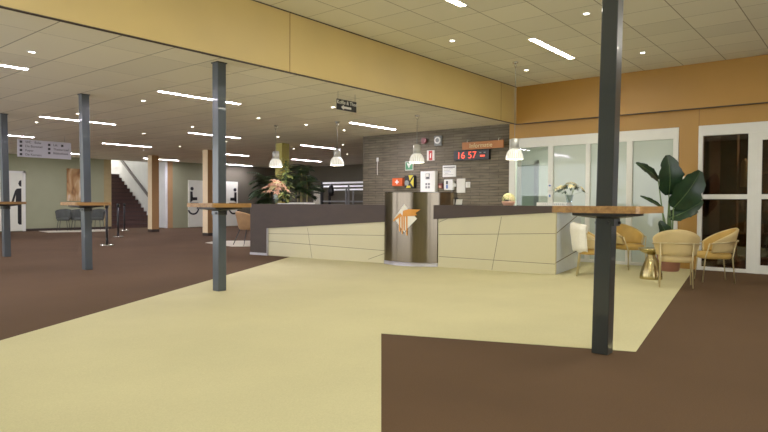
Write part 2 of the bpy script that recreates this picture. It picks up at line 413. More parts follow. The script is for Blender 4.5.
# ------------------------------------------------------------------ floor, ceilings, walls
b = MB(); b.face([(-2.5, -4, 0), (20.3, -4, 0), (20.3, 26, 0), (-2.5, 26, 0)], M['brown_carpet']); struct(b.build('floor'))
b = MB(); b.prism([(-3.6, 2.24), (8.6, 9.56), (11.58, 9.56), (11.58, 2.47), (4.77, 1.41), (3.98, 3.3), (-3.6, -3.0)], .0005, .004, M['cream_carpet']); struct(b.build('floor'))
b = MB(); b.prism([(9.70, 14.45), (9.35, 12.75), (10.3, 12.0), (12.2, 12.6), (11.0, 14.5), (10.4, 14.9)], .0005, .004, M['pale_carpet']); struct(b.build('floor'))
b = MB(); b.prism([(9.0, 23.2), (10.98, 22.75), (11.9, 24.6), (9.2, 24.6)], .0005, .004, M['pale_carpet']); struct(b.build('floor'))

ZL, ZU = 2.90, 3.59
b = MB(); b.box((-2.5, 5.93, ZL), (20.3, 24.95, ZL + .08), M['ceil_low']); struct(b.build('ceiling'))
b = MB(); b.box((-2.5, -4, ZU), (11.6, 5.93, ZU + .08), M['ceil_up']); struct(b.build('ceiling'))
# orange bulkhead between the two ceiling heights
b = MB(); b.box((-4, 5.88, 2.82), (11.5, 5.925, ZU), M['orange'])
b.box((-4, 5.874, 2.812), (11.5, 5.93, 2.82), M['edge_dark']); b.box((-4, 5.872, ZU - .014), (11.5, 5.882, ZU), M['edge_dark'])
for x in (.9, 5.21, 10.83): b.box((x - .004, 5.877, 2.82), (x + .004, 5.881, ZU), M['orange_dark'])
struct(b.build('wall_bulkhead'))
# fascia above the glazed wall, and the recessed orange wall below it
b = MB(); b.box((11.5, -6, 2.82), (11.56, 5.93, ZU), M['orange_wall']); b.box((11.56, -6, 2.82), (11.75, 5.93, 2.87), M['orange_wall'])
b.box((11.493, -6, 2.806), (11.56, 5.93, 2.82), M['edge_dark'])
for y in (-1.9,): b.box((11.497, y - .004, 2.82), (11.501, y + .004, ZU), M['orange_dark'])
struct(b.build('wall_fascia'))
b = MB()
b.box((11.62, -6, 2.52), (11.75, 6.10, 2.83), M['orange_wall'])
b.box((11.62, 2.43, 0), (11.75, 2.75, 2.52), M['orange_wall']);
b.box((11.62, -6, 0), (11.75, -2.2, 2.52), M['orange_wall'])
b.box((11.616, 2.425, 2.52), (11.621, 2.432, 2.82), M['orange_dark'])
b.box((11.62, 5.935, 2.83), (11.75, 6.10, 2.9), M['orange_wall'])
struct(b.build('wall_right'))
b = MB(); b.box((11.95, 6.08, 0), (12.15, 10.57, ZL), M['brick']); b.box((11.705, 6.092, 0), (11.95, 6.11, ZL), M['orange_wall']); struct(b.build('wall_brick'))
b = MB(); b.box((-2.6, -4, 0), (-2.5, 6, ZU), M['olive']); struct(b.build('wall_left_blocker'))  # unseen wall added to keep side light off the left-facing surfaces
b = MB(); b.box((5.4, -4.1, 0), (11.6, -4, ZU), M['orange_wall']); struct(b.build('wall_front_blocker'))  # unseen wall added to darken the right side of the room
# far walls of the low hall
b = MB(); b.box((-4, 24.9, 0), (12.15, 25.05, ZL + .05), M['olive']); b.box((11.85, 24.895, 0), (12.16, 25.06, ZL), M['corner_tan'])
struct(b.build('wall_back'))
b = MB(); b.box((-4, 24.88, 0), (7.7, 24.9, .09), M['skirting']); b.box((8.86, 24.88, 0), (12.15, 24.9, .09), M['skirting']); struct(b.build('baseboard_back'))
b = MB(); b.box((14.1, 23.8, 0), (20.3, 23.95, ZL + .05), M['olive']); b.box((14.1, 23.79, 0), (14.34, 23.8, ZL), M['tan_paint'])
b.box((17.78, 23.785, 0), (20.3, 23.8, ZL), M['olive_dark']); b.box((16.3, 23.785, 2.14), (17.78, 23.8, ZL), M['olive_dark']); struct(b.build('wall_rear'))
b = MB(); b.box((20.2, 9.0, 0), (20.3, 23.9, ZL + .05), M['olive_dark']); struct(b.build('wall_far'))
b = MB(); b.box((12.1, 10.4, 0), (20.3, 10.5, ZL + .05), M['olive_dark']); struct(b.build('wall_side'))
# stairwell: white walls and a high lid
b = MB(); b.box((14.2, 23.85, 0), (14.3, 31.2, 5.2), M['white_wall']); b.box((13.99, 23.78, 0), (14.1, 23.9, ZL), M['white_wall'], .03)
b.box((12.0, 31.1, 0), (14.3, 31.2, 5.2), M['white_wall']); b.box((12.02, 25.05, 0), (12.15, 31.1, 5.2), M['white_wall'])
b.box((12.0, 24.95, 5.2), (14.3, 31.2, 5.25), M['white_wall']); b.box((12.0, 24.93, ZL), (14.3, 24.98, 5.2), M['white_wall'])
struct(b.build('wall_stairwell'))

# ------------------------------------------------------------------ glazed office front (window_1)
w = bpy.data.objects.new('window_1', None); COL.objects.link(w); struct(w)
X0, X1 = 11.60, 11.70
b = MB()
b.box((X0, 2.75, 2.32), (X1, 6.09, 2.52), M['white_frame'], .008)
b.box((X0, 2.75, 0), (X1, 6.09, .06), M['white_frame'], .006)
for y0, y1 in ((2.75, 2.84), (3.54, 3.65), (4.34, 4.43), (5.10, 5.21), (5.95, 6.09)):
    b.box((X0 - .005, y0, 0), (X1, y1, 2.33), M['white_frame'], .008)
o = b.build('window_frame', w)
for y0, y1 in ((2.84, 3.54), (3.65, 4.34), (4.43, 5.10)):
    p = MB(); p.box((11.64, y0, .05), (11.655, y1, 2.33), M['frost']); p.build('pane', w)
p = MB(); p.box((11.645, 5.21, .05), (11.65, 5.95, 2.33), M['glass']); p.build('pane', w)
# door phone pad on the mullion
b = MB(); b.box((11.575, 5.115, 1.42), (11.60, 5.195, 1.55), M['white'], .008); b.box((11.571, 5.135, 1.50), (11.576, 5.175, 1.53), M['blue'])
tag(b.build('access_pad'), 'small white access pad with blue screen on the white glazing post', 'access pad')
b = MB(); b.box((11.575, 5.115, 1.25), (11.60, 5.195, 1.36), M['white'], .008); b.box((11.571, 5.135, 1.28), (11.576, 5.175, 1.33), M['blue'])
tag(b.build('access_pad'), 'lower white card reader under the access pad on the glazing post', 'card reader')
# office behind the glass
b = MB()
b.box((13.6, 4.9, 0), (13.7, 7.6, 2.7), M['room_white']); b.box((11.76, 6.26, 0), (13.6, 6.30, 2.7), M['room_white']) if False else None
b.box((11.76, 2.6, 2.6), (13.7, 6.07, 2.66), M['room_white']); b.box((13.6, 2.6, 0), (13.7, 4.9, 2.7), M['room_white'])
b.box((11.76, 2.6, 0), (13.7, 2.66, 2.6), M['room_white']); b.box((12.16, 7.6, 0), (13.7, 7.66, 2.66), M['room_white']); b.box((12.16, 6.07, 2.6), (13.7, 7.6, 2.66), M['room_white']); b.box((12.16, 6.07, 0), (13.7, 7.6, .006), M['floor_room'])
b.box((11.76, 2.6, .0), (13.7, 6.07, .006), M['floor_room'])
struct(b.build('wall_office'))
d = bpy.data.objects.new('door_2', None); COL.objects.link(d); struct(d)
b = MB(); b.box((13.55, 6.44, .006), (13.6, 7.3, 2.10), M['office_door'], .01); b.build('door_leaf', d)
b = MB(); b.box((13.54, 6.34, .006), (13.6, 6.44, 2.2), M['grey']); b.box((13.54, 6.34, 2.10), (13.6, 7.4, 2.2), M['white_frame']); b.build('door_frame', d)
b = MB(); b.box((13.51, 6.5, 1.02), (13.55, 6.6, 1.05), M['chrome'], .005); b.build('door_handle', d)
b = MB(); b.box((12.3, 4.4, 2.575), (12.45, 5.9, 2.6), M['office_fill']); tag(b.build('ceiling_light'), 'unseen strip light added to brighten the office behind the glass front', 'ceiling light')  # added emitter, brightens what shows through the clear pane

# ------------------------------------------------------------------ dark glazed sliding door (door_1)
d = bpy.data.objects.new('door_1', None); COL.objects.link(d); struct(d)
b = MB()
b.box((X0, -2.2, 2.34), (X1, 2.43, 2.52), M['white_frame'], .008)
b.box((X0, -2.2, 0), (X1, 2.43, .06), M['white_frame'], .006)
for y0, y1 in ((2.36, 2.43), (1.55, 1.675), (.0, .12), (-1.2, -1.08), (-2.2, -2.1)):
    b.box((X0 - .005, y0, 0), (X1, y1, 2.35), M['white_frame'], .008)
b.build('door_frame', d)
b = MB()
b.box((11.585, 1.475, .0), (11.66, 1.552, 2.36), M['white_frame'], .004); b.box((11.588, .185, 2.22), (11.657, 1.48, 2.36), M['white_frame'])
b.box((11.588, .185, .003), (11.657, 1.48, .14), M['white_frame']); b.box((11.585, .12, .06), (11.66, .19, 2.30), M['white_frame'], .006)
b.box((11.59, .19, 1.24), (11.65, 1.475, 1.32), M['white_frame'], .006)
b.build('sliding_leaf', d)
b = MB(); b.box((X0 + .01, 1.675, 1.24), (X1 - .02, 2.36, 1.32), M['white_frame'], .006); b.build('rail', d)
p = MB(); p.box((11.645, 1.675, .06), (11.65, 2.36, 2.34), M['dark_glass']); p.build('pane', d)
p = MB(); p.box((11.62, .19, .14), (11.625, 1.475, 2.22), M['dark_glass']); p.build('pane', d)
p = MB(); p.box((11.645, -2.1, .06), (11.65, 0, 2.34), M['dark_glass']); p.build('pane', d)
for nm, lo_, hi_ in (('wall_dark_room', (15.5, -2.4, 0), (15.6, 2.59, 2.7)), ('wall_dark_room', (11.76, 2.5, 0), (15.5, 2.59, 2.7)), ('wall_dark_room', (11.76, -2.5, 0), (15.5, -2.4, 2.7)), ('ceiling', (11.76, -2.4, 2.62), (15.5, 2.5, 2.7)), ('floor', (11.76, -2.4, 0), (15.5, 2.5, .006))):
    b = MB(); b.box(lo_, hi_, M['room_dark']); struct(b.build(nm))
b = MB(); b.box((13.6, .2, 2.60), (13.75, 1.4, 2.62), M['dark_room_fill']); tag(b.build('ceiling_light'), 'strip light added to brighten the dark room behind the glass door', 'ceiling light')  # added emitter, lifts an interior that had no light
b = MB(); b.box((12.8, 2.02, .006), (13.02, 2.30, 2.6), M['wood_dark'], .01); b.box((12.77, 1.99, .006), (13.05, 2.33, .12), M['wood_dark'], .008); b.box((12.77, 1.99, 2.5), (13.05, 2.33, 2.6), M['wood_dark'], .008)
tag(b.build('wood_post'), 'brown wooden post standing behind the dark glass door', 'post')
t = thing('coat', 'pale coat hanging in the dark room behind the glass door', 'coat', (13.0, 1.93, 1.5))
b = MB(); b.lathe([(.02, .52), (.07, .48), (.11, .40), (.10, .2), (.12, 0), (.115, -.02)], M['beige_velvet'], 14, sy=.6); b.build('body', t)
b = MB(); b.tube([(.0, -.06, .42), (.02, -.11, .2), (.01, -.12, .0)], [.035, .035, .03], M['beige_velvet'], 8); b.build('sleeve', t)
t = thing('shelf_unit', 'dark shelf unit with bottles seen through the glass door', 'shelf', (14.3, 1.6, 0))
for y in (-.9, .86):
    b = MB(); b.box((-.2, y, 0), (.2, y + .04, 1.8), M['wood_dark']); b.build('side_panel', t)
for z in (.05, .55, 1.0, 1.4, 1.78):
    b = MB(); b.box((-.2, -.86, z), (.2, .86, z + .03), M['wood_dark']); b.build('shelf', t)
for i, (y, z, mm) in enumerate(((.55, 1.03, 'grey'), (.35, 1.03, 'offwhite'), (.1, 1.03, 'grey'), (.45, .58, 'offwhite'), (.2, .58, 'grey'))):
    b = MB(); b.lathe([(0, 0), (.05, 0), (.05, .18), (.02, .24), (.02, .30), (0, .30)], M[mm], 12)
    tag(b.build('bottle', loc=(14.2, 1.6 + y, z)), ('grey' if mm == 'grey' else 'pale') + ' bottle on the dark shelf unit behind the glass door, ' + ['far left of upper row', 'middle of upper row', 'right of upper row', 'left of lower row', 'right of lower row'][i], 'bottle', 'bottles behind the dark glass')

# ------------------------------------------------------------------ other doors
def pict_wheel(bm, sgn, x0, y):
    """seated wheelchair pictogram built from flat shapes, x0 = back edge"""
    def P(x, z): return (x0 + sgn * x, y, z)
    def disc(cx, cz, r):
        bm.face([P(cx + r * math.cos(k * PI / 10), cz + r * math.sin(k * PI / 10)) for k in range(20)], M['black'])
    disc(.09, 1.74, .085)
    bm.face([P(0, 1.62), P(.12, 1.62), P(.15, 1.22), P(.0, 1.12)], M['black'])
    bm.face([P(.0, 1.22), P(.36, 1.22), P(.36, 1.36), P(.1, 1.36)], M['black'])
    bm.face([P(0, 1.12), P(.42, 1.12), P(.44, 1.02), P(.05, 1.0)], M['black'])
    for k in range(12):
        a0, a1 = -.9 * PI + k * PI * .075, -.9 * PI + (k + 1) * PI * .075
        bm.face([P(.16 + r * math.cos(a), .86 + r * math.sin(a)) for r, a in ((.30, a0), (.30, a1), (.22, a1), (.22, a0))], M['black'])
for n, (x0, x1, px0, sg) in enumerate(((15.09, 16.2, 15.17, 1), (16.7, 17.76, 17.68, -1))):
    d = bpy.data.objects.new('door_%d' % (3 + n), None); COL.objects.link(d); struct(d)
    b = MB(); b.box((x0, 23.74, .02), (x1, 23.8, 2.12), M['door_white'], .005); b.build('door_leaf', d)
    b = MB(); pict_wheel(b, sg, px0, 23.735); b.build('wheelchair_sign', d, recalc=False)
d = bpy.data.objects.new('door_5', None); COL.objects.link(d); struct(d)
b = MB(); b.box((7.8, 24.85, .02), (8.76, 24.9, 2.18), M['door_white'], .005); b.build('door_leaf', d)
b = MB(); b.box((8.76, 24.84, 0), (8.85, 24.9, 2.26), M['white_frame']); b.box((7.72, 24.84, 2.18), (8.85, 24.9, 2.26), M['white_frame']); b.box((7.72, 24.84, 0), (7.8, 24.9, 2.26), M['white_frame']); b.build('door_frame', d)
b = MB(); yy = 24.845; xr = 8.71
b.face([(xr, yy, 1.80 + .13), (xr - .07, yy, 1.90), (xr - .11, yy, 1.80), (xr - .07, yy, 1.70), (xr, yy, 1.67)], M['black'])
b.face([(xr, yy, 1.62), (xr - .16, yy, 1.60), (xr - .22, yy, 1.52), (xr - .38, yy, .98), (xr - .30, yy, .95), (xr - .19, yy, 1.36), (xr - .20, yy, 1.0), (xr, yy, 1.0)], M['black'])
b.face([(xr, yy, 1.0), (xr - .13, yy, 1.0), (xr - .13, yy, .30), (xr - .08, yy, .25), (xr, yy, .25)], M['black'])
b.build('woman_sign', d, recalc=False)

# ------------------------------------------------------------------ columns and their bar tables
HW = .061
spots = [(4.56, 1.595, ZU), (4.55, 6.46, ZL), (4.525, 10.10, ZL), (4.51, 13.66, ZL)]
lean = [.017, -.002, -.016, -.019]
col_lab = ['dark grey steel column nearest on the right, running up to the high ceiling', 'dark grey steel column at the edge of the cream carpet, second from right',
           'dark grey steel column, tinted for bluish light, on brown carpet, third from right', 'dark grey steel column, tinted for bluish light, at far left edge of the hall']
tab_lab = ['wooden bar table around the nearest right column', 'wooden bar table around the column at the cream carpet edge',
           'wooden bar table around the third column, by the black posts', 'wooden bar table around the far left column']
for i, (x, y, zt) in enumerate(spots):
    t = thing('steel_column', col_lab[i], 'column', (x, y, 0), 0, 'grey steel columns')
    b = MB(); b.box((-HW, -HW, .004), (HW, HW, zt), M['steel_paint' if i == 0 else 'steel_lit_blue'], .006)
    for v in b.bm.verts: v.co.x += lean[i] * .636 * v.co.z; v.co.y -= lean[i] * .772 * v.co.z
    b.build('shaft', t)
    b = MB(); b.box((-HW - .012, -HW - .012, zt - .014), (HW + .012, HW + .012, zt), M['black_steel'], .003); b.build('top_plate', t, (lean[i] * .636 * zt, -lean[i] * .772 * zt, 0))
    t = thing('bar_table', tab_lab[i], 'table', (x + lean[i] * .68 + (.008 if i == 0 else 0), y - lean[i] * .83 - (.01 if i == 0 else 0), 1.07), 0, 'bar tables around the columns')
    s, h2, c = (.318 if i == 0 else .293), HW + .012, .022
    b = MB()
    outer = [(-s + c, -s), (s - c, -s), (s, -s + c), (s, s - c), (s - c, s), (-s + c, s), (-s, s - c), (-s, -s + c)]
    inner = [(-h2, -h2), (h2, -h2), (h2, -h2), (h2, h2), (h2, h2), (-h2, h2), (-h2, h2), (-h2, -h2)]
    for z, flip in ((0, True), (.05, False)):
        for k in range(8):
            k2 = (k + 1) % 8
            pts = [(*outer[k], z), (*outer[k2], z), (*inner[k2], z)]
            if inner[k] != inner[k2]: pts.append((*inner[k], z))
            b.face(pts[::-1] if flip else pts, M['oak'])
    for k in range(8):
        k2 = (k + 1) % 8
        b.face([(*outer[k], 0), (*outer[k2], 0), (*outer[k2], .05), (*outer[k], .05)], M['oak'])
    bmesh.ops.remove_doubles(b.bm, verts=b.bm.verts[:], dist=.0005)
    b.build('tabletop', t)
    b = MB(); q = .2
    for a in range(4):
        m = Matrix.Rotation(a * PI / 2, 3, 'Z')
        P = [m @ Vector(v) for v in ((q, q, -.022), (q, -q, -.022), (HW + .003, -HW - .003, -.045), (HW + .003, HW + .003, -.045))]
        T = [m @ Vector(v) for v in ((q, q, -.001), (q, -q, -.001), (HW + .003, -HW - .003, -.001), (HW + .003, HW + .003, -.001))]
        b.face(P, M['black_steel']); b.face(T, M['black_steel']); b.face([P[0], P[1], T[1], T[0]], M['black_steel'])
        b.face([P[0], P[3], T[3], T[0]], M['black_steel']); b.face([P[1], P[2], T[2], T[1]], M['black_steel'])
    b.build('support_bracket', t)
    for a in range(4):
        m = Matrix.Rotation(a * PI / 2, 3, 'Z'); b = MB()
        b.tube([m @ Vector((HW + .007, .03, -.075)), m @ Vector((HW + .024, .03, -.075))], .012, M['black_steel'], 6); b.build('bolt', t)
    o = MB(); o.box((-HW - .008, -HW - .008, -.10), (HW + .008, HW + .008, -.045), M['steel_paint'], .004); o.build('collar', t)

# beige pillars in the low hall
for i, (x, y, ml, md, lab) in enumerate(((12.0, 21.25, 'pillar_lit', 'pillar_shaded', 'beige pillar in front of the brown staircase'),
                                         (11.9, 17.5, 'pillar_lit', 'pillar_shaded', 'beige pillar in front of the wheelchair toilet doors'),
                                         (11.9, 13.75, 'pillar_olive', 'pillar_olive', 'yellow green pillar rising behind the palms on the counter'))):
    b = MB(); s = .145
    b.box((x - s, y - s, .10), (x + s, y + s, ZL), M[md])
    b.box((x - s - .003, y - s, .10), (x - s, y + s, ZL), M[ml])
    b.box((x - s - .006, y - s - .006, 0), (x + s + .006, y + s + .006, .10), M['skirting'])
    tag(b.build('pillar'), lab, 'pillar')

# ------------------------------------------------------------------ staircase
t = thing('staircase', 'dark brown carpeted staircase rising beside the white wall', 'staircase', (13.17, 24.95, 0))
b = MB(); n, rz, tr = 14, .176, .255
for k in range(n):
    b.box((-1.0, k * tr, 0), (1.02, (k + 1) * tr + .001 if k < n - 1 else k * tr + 2.4, (k + 1) * rz), M['brown_step'])
    b.box((-1.0, k * tr - .012, (k + 1) * rz - .03), (1.02, k * tr + .0, (k + 1) * rz + .001), M['step_edge'])
b.build('steps', t)
t2 = thing('handrail', 'grey wall handrail climbing the white stairwell wall', 'handrail', (14.13, 24.95, 0))
b = MB()
P0, P1 = Vector((0, .3, 1.2)), Vector((0, 4.2, 3.9))
dv = (P1 - P0)
for s in (0,):
    a0, a1 = P0, P1
    b.prism([(-.03, 0), (.03, 0), (.03, 1), (-.03, 1)], 0, .1, M['rail_grey'])
for v in b.bm.verts:
    tt = v.co.y; v.co.y = P0.y + dv.y * tt; v.co.z = P0.z + dv.z * tt + (v.co.z * 1.4)
b.build('rail', t2)
for tt in (.1, .45, .8):
    p = P0 + dv * tt; b = MB(); b.tube([p + Vector((0, 0, .02)), p + Vector((.07, 0, -.04))], .012, M['rail_grey'], 6); b.build('bracket', t2)
b = MB(); b.box((12.4, 28.9, 4.9), (13.9, 30.6, 4.94), M['stair_lamp']); tag(b.build('ceiling_light'), 'bright lamp above the top of the staircase', 'ceiling light')

# ------------------------------------------------------------------ ceiling lights
def tube_light(x0, x1, y, z, m, lab, first=[None]):
    t = thing('ceiling_light', lab, 'ceiling light', ((x0 + x1) / 2, y, z), 0, 'strip lights in the ceiling')
    L = (x1 - x0) / 2
    b = MB(); b.box((-L, -.043, -.006), (L, .043, -.002), M[m]); b.build('diffuser', t)
    b = MB()
    b.box((-L - .012, -.058, -.009), (L + .012, -.043, 0), M['white']); b.box((-L - .012, .043, -.009), (L + .012, .058, 0), M['white'])
    b.box((-L - .012, -.043, -.009), (-L, .043, 0), M['white']); b.box((L, -.043, -.009), (L + .012, .043, 0), M['white']); b.build('frame', t)
ups = [(8.28, 9.80, 4.0, 'bright strip light in the high ceiling nearest the glazed wall'), (4.85, 6.38, 4.0, 'bright strip light in the high ceiling cut by the top of the picture')]
for x0, x1, y, l in ups: tube_light(x0, x1, y, ZU, 'tube', l)
for x0, x1, y in ((1.3, 2.85, 4.0), (1.3, 2.85, .3), (4.85, 6.38, .3), (8.28, 9.80, -.3)): tube_light(x0, x1, y, ZU, 'tube', 'unseen strip light added in the high ceiling to light the room')  # extra unseen strips, added to light the high part
lows = [(1.58, 3.17, 8.80, 'strip light in the low ceiling at left picture edge'), (5.09, 6.66, 8.85, 'strip light behind the second column from right, in the first low row'),
        (9.65, 11.22, 8.92, 'strip light in the low ceiling left of the brick wall'), (1.58, 3.15, 13.5, 'unseen strip light added at far left to light the hall'),  # second entry here is an unseen strip added for its light
        (5.08, 6.67, 13.47, 'strip light behind the top of the third column'), (8.58, 10.17, 13.5, 'strip light in the second low row, behind second column'),
        (12.52, 14.12, 13.6, 'strip light in the low ceiling right of the yellow green pillar'), (5.0, 6.63, 18.0, 'strip light in the low ceiling above the directory sign'),
        (8.54, 10.11, 18.05, 'strip light above the lounge chairs and staircase corner'), (12.66, 14.26, 18.4, 'strip light right of the second column, third low row'),
        (16.3, 17.98, 18.28, 'strip light in the low ceiling behind the palms'), (8.58, 10.16, 22.9, 'strip light partly behind the directory sign'),
        (12.5, 14.07, 22.9, 'strip light right of the beige staircase pillar'), (16.62, 18.25, 23.27, 'strip light in front of the right wheelchair door wall')]
for x0, x1, y, l in lows: tube_light(x0, x1, y, ZL, 'tube_low', l)

def downlight(proto=[None]):
    if proto[0] is None:
        t = thing('downlight', '', 'downlight', (0, 0, -9), 0, 'small round downlights')
        b = MB(); b.lathe([(0, -.004), (.034, -.004)], M['spot'], 16); b.build('lens', t)
        b = MB(); b.lathe([(.034, -.003), (.036, -.008), (.05, -.008), (.055, 0)], M['white'], 16); b.build('ring', t)
        proto[0] = t; return t
    return None
dl = [(7.64, 4.98, ZU, 'round downlight in the high ceiling nearest the orange bulkhead'), (10.15, 5.0, ZU, 'round downlight in the high ceiling by the orange corner'),
      (7.63, 2.93, ZU, 'round downlight in the high ceiling left of the nearest column'), (10.14, 2.96, ZU, 'round downlight in the high ceiling right of the nearest column'),
      (2.84, 7.75, ZL, 'round downlight at far left, just behind the bulkhead'), (5.41, 9.91, ZL, 'round downlight between the second and third columns'),
      (5.4, 12.42, ZL, 'round downlight just left of the third column top'), (5.4, 14.51, ZL, 'round downlight left of the strip behind the third column'),
      (8.01, 14.66, ZL, 'round downlight above the staircase strip light'), (10.5, 17.02, ZL, 'round downlight above the wheelchair door wall'),
      (10.55, 19.29, ZL, 'round downlight before the staircase, upper of two near the pillar'), (12.2, 22.4, ZL, 'round downlight touching the staircase pillar top'),
      (7.98, 12.4, ZL, 'round downlight left of the second column'), (10.52, 14.6, ZL, 'round downlight just right of the second column'),
      (8.0, 10.0, ZL, 'round downlight left of the pendant lamps'), (10.57, 12.4, ZL, 'round downlight above the leftmost pendant lamp'),
      (7.93, 7.76, ZL, 'round downlight beside the navy hanging sign'), (9.32, 9.97, ZL, 'round downlight between the two left pendant lamps'),
      (10.58, 9.98, ZL, 'round downlight behind the second pendant lamp'), (13.2, 14.7, ZL, 'round downlight above the right palm'),
      (15.77, 14.7, ZL, 'round downlight far back above the coat racks'), (13.2, 12.5, ZL, 'round downlight behind the second pendant lamp shade')]
pr = downlight()
for i, (x, y, z, l) in enumerate(dl):
    if i == 0: pr.location = (x, y, z); pr['label'] = l
    else: dup(pr, (x, y, z), 0, l)

# ------------------------------------------------------------------ pendant lamps
plab = ['ribbed white pendant lamp over the left end of the counter, by the palms', 'ribbed white pendant lamp left of the brick wall', 'ribbed white pendant lamp in front of the brick wall', 'ribbed white pendant lamp before the glazed office, hung from the high ceiling']
for i, (x, y, zc) in enumerate(((8.98, 10.6, ZL), (9.39, 9.06, ZL), (9.67, 7.12, ZL), (9.47, 4.87, ZU))):
    zb = 1.95 if i < 3 else 1.91
    t = thing('pendant_lamp', plab[i], 'lamp', (x, y, zb), 0, 'pendant lamps above the counter')
    pf = [(.150, 0), (.154, .012), (.150, .03), (.142, .08), (.120, .13), (.094, .165), (.07, .18)]
    b = MB(); b.lathe(pf, M['shade'], 32); b.lathe([(.145, .002), (.143, .03), (.135, .08), (.113, .125), (.086, .158), (.06, .172)], M['shade'], 32); b.build('shade', t)
    b = MB(); b.lathe([(.0, .36), (.035, .36), (.074, .35), (.08, .18), (.0, .172)], M['neck'], 20); b.build('neck', t)
    b = MB(); b.lathe([(0, .165), (.03, .15), (.045, .1), (.03, .06), (0, .05)], M['bulb'], 14); b.build('bulb', t)
    b = MB(); b.tube([(0, 0, .35), (0, 0, zc - zb - .1)], .005, M['grey'], 6); b.build('cord', t)
    b = MB(); b.tube([(.03 * math.cos(a), 0, zc - zb - .06 + .035 * math.sin(a)) for a in [k * PI / 6 for k in range(-2, 12)]], .008, M['chrome'], 6)
    b.lathe([(0, 0), (.05, 0), (.05, -.02), (0, -.02)], M['chrome'], 14, (0, 0, zc - zb)); b.build('ceiling_hook', t)
    li = bpy.data.lights.new('pendant_light', 'POINT'); li.energy = 14; li.color = (1, .9, .72); li.shadow_soft_size = .05
    lo = bpy.data.objects.new('pendant_light', li); COL.objects.link(lo); lo.location = (x, y, zb - .04)

# ------------------------------------------------------------------ hanging signs
t = thing('hanging_sign', 'navy coffee and tea arrow sign hanging from the low ceiling', 'sign', (7.055, 6.6, 2.695))
b = MB(); b.box((-.228, -.008, -.085), (.228, .008, .085), M['navy'], .003); b.build('board', t)
text('lettering', 'Koffie & Thee', .083, M['white'], t, at(FY, 0, -.0095, .036))
b = MB(); b.face([(-.14, -.0095, -.038), (-.075, -.0095, .002), (-.075, -.0095, -.02), (.10, -.0095, -.02), (.10, -.0095, -.056), (-.075, -.0095, -.056), (-.075, -.0095, -.078)], M['white']); b.build('arrow', t)
for s in (-.2, .2):
    b = MB(); b.tube([(s, 0, .08), (s, 0, .205)], .003, M['grey'], 6); b.build('rod', t)
t = thing('directory_sign', 'pale grey hanging directory board with two columns of arrows and text', 'sign', (6.53, 17.0, 2.50))
b = MB(); b.box((-.66, -.012, -.225), (.66, .012, .225), M['sign_grey'], .004); b.build('board', t)
rows = [(-.62, .16, 'WC'), (-.62, .055, 'De Bommel'), (-.62, -.055, 'Foyer'), (-.62, -.16, 'De Kamers'), (.06, .13, 'Lift'), (.06, .02, 'Theaterzaal'), (.06, -.085, 'Bibliotheek')]
for x, z, s in rows:
    text('lettering', s, .085, M['ink'], t, at(FY, x + .14, -.0135, z), 'LEFT')
    b = MB(); b.box((x + .01, -.014, z - .03), (x + .07, -.012, z + .03), M['ink']); b.build('arrow_mark', t)
text('lettering', 'Balie', .085, M['ink'], t, at(FY, -.26, -.0135, .16), 'LEFT')
b = MB(); b.box((.40, -.014, .10), (.46, -.012, .16), M['ink']); b.build('arrow_mark', t)
for s in (-.5, .5):
    b = MB(); b.tube([(s, 0, .22), (s, 0, .4)], .004, M['grey'], 6); b.build('rod', t)
b = MB(); b.box((-.36, -.035, -.65), (.36, 0, .65), M['art'], .004); o = b.build('painting', loc=(10.72, 24.897, 1.80))
tag(o, 'tall abstract brown and cream painting on the olive back wall', 'painting')

# ------------------------------------------------------------------ reception counter
def fx(y): return 8.30 + (10.05 - y) * .1363
t = thing('reception_counter', 'long reception counter with dark brown top band and cream panels', 'counter', (0, 0, 0))
YL, YR = 10.53, 3.96
def zband(y): return .585 + (10.05 - y) * .0684
TOP = 1.105
b = MB()   # tapered dark band, slightly proud of the panels
def band(ya, yb, back=.70):
    b.prism([(fx(ya) - .03, ya), (fx(yb) - .03, yb), (fx(yb) + back, yb), (fx(ya) + back, ya)], [zband(ya), zband(yb), zband(yb), zband(ya)], TOP, M['counter'])
band(10.05, 7.0); band(6.18, YR - .02)
b.prism([(fx(7.0), 7.0), (fx(6.18), 6.18), (fx(6.18) + .7, 6.18), (fx(7.0) + .7, 7.0)], .9, TOP, M['counter'])
b.build('top_band', t)
b = MB(); b.prism([(fx(YR) + .0, YR - .02), (10.80, 4.2), (10.80, 4.9), (fx(YR) + .7, 4.66)], [1.0, 1.0, 1.0, 1.0], TOP, M['counter']); b.build('return_top', t)
b = MB(); b.prism([(fx(YL) - .03, YL), (fx(10.05) - .03, 10.05), (fx(10.05) + .7, 10.05), (fx(YL) + .7, YL)], .05, TOP, M['counter']); b.build('end_leg', t)
b = MB(); b.prism([(fx(YL) - .035, YL + .003), (fx(10.05) - .035, 10.05 - .012), (fx(10.05) + .7, 10.05 - .012), (fx(YL) + .7, YL + .003)], .002, .052, M['plinth'])
b.prism([(fx(10.05) - .036, 10.05), (fx(10.05) - .036, 10.03), (fx(10.05) + .05, 10.03), (fx(10.05) + .05, 10.05)], .05, zband(10.05), M['plinth']); b.build('leg_trim', t)
def seam(b, P, Q, off=.002, wdt=.009, F=None):
    """thin joint line between points (y, z) on the counter front"""
    d = Vector((0, Q[0] - P[0], Q[1] - P[1])); nrm = Vector((0, -d.z, d.y)).normalized() * wdt / 2
    pts = []
    for s, (y, z) in ((1, P), (1, Q), (-1, Q), (-1, P)):
        yy, zz = y + s * nrm.y, z + s * nrm.z
        pts.append(F(yy, zz) if F else (fx(yy) - off, yy, zz))
    b.face(pts, M['seam'])
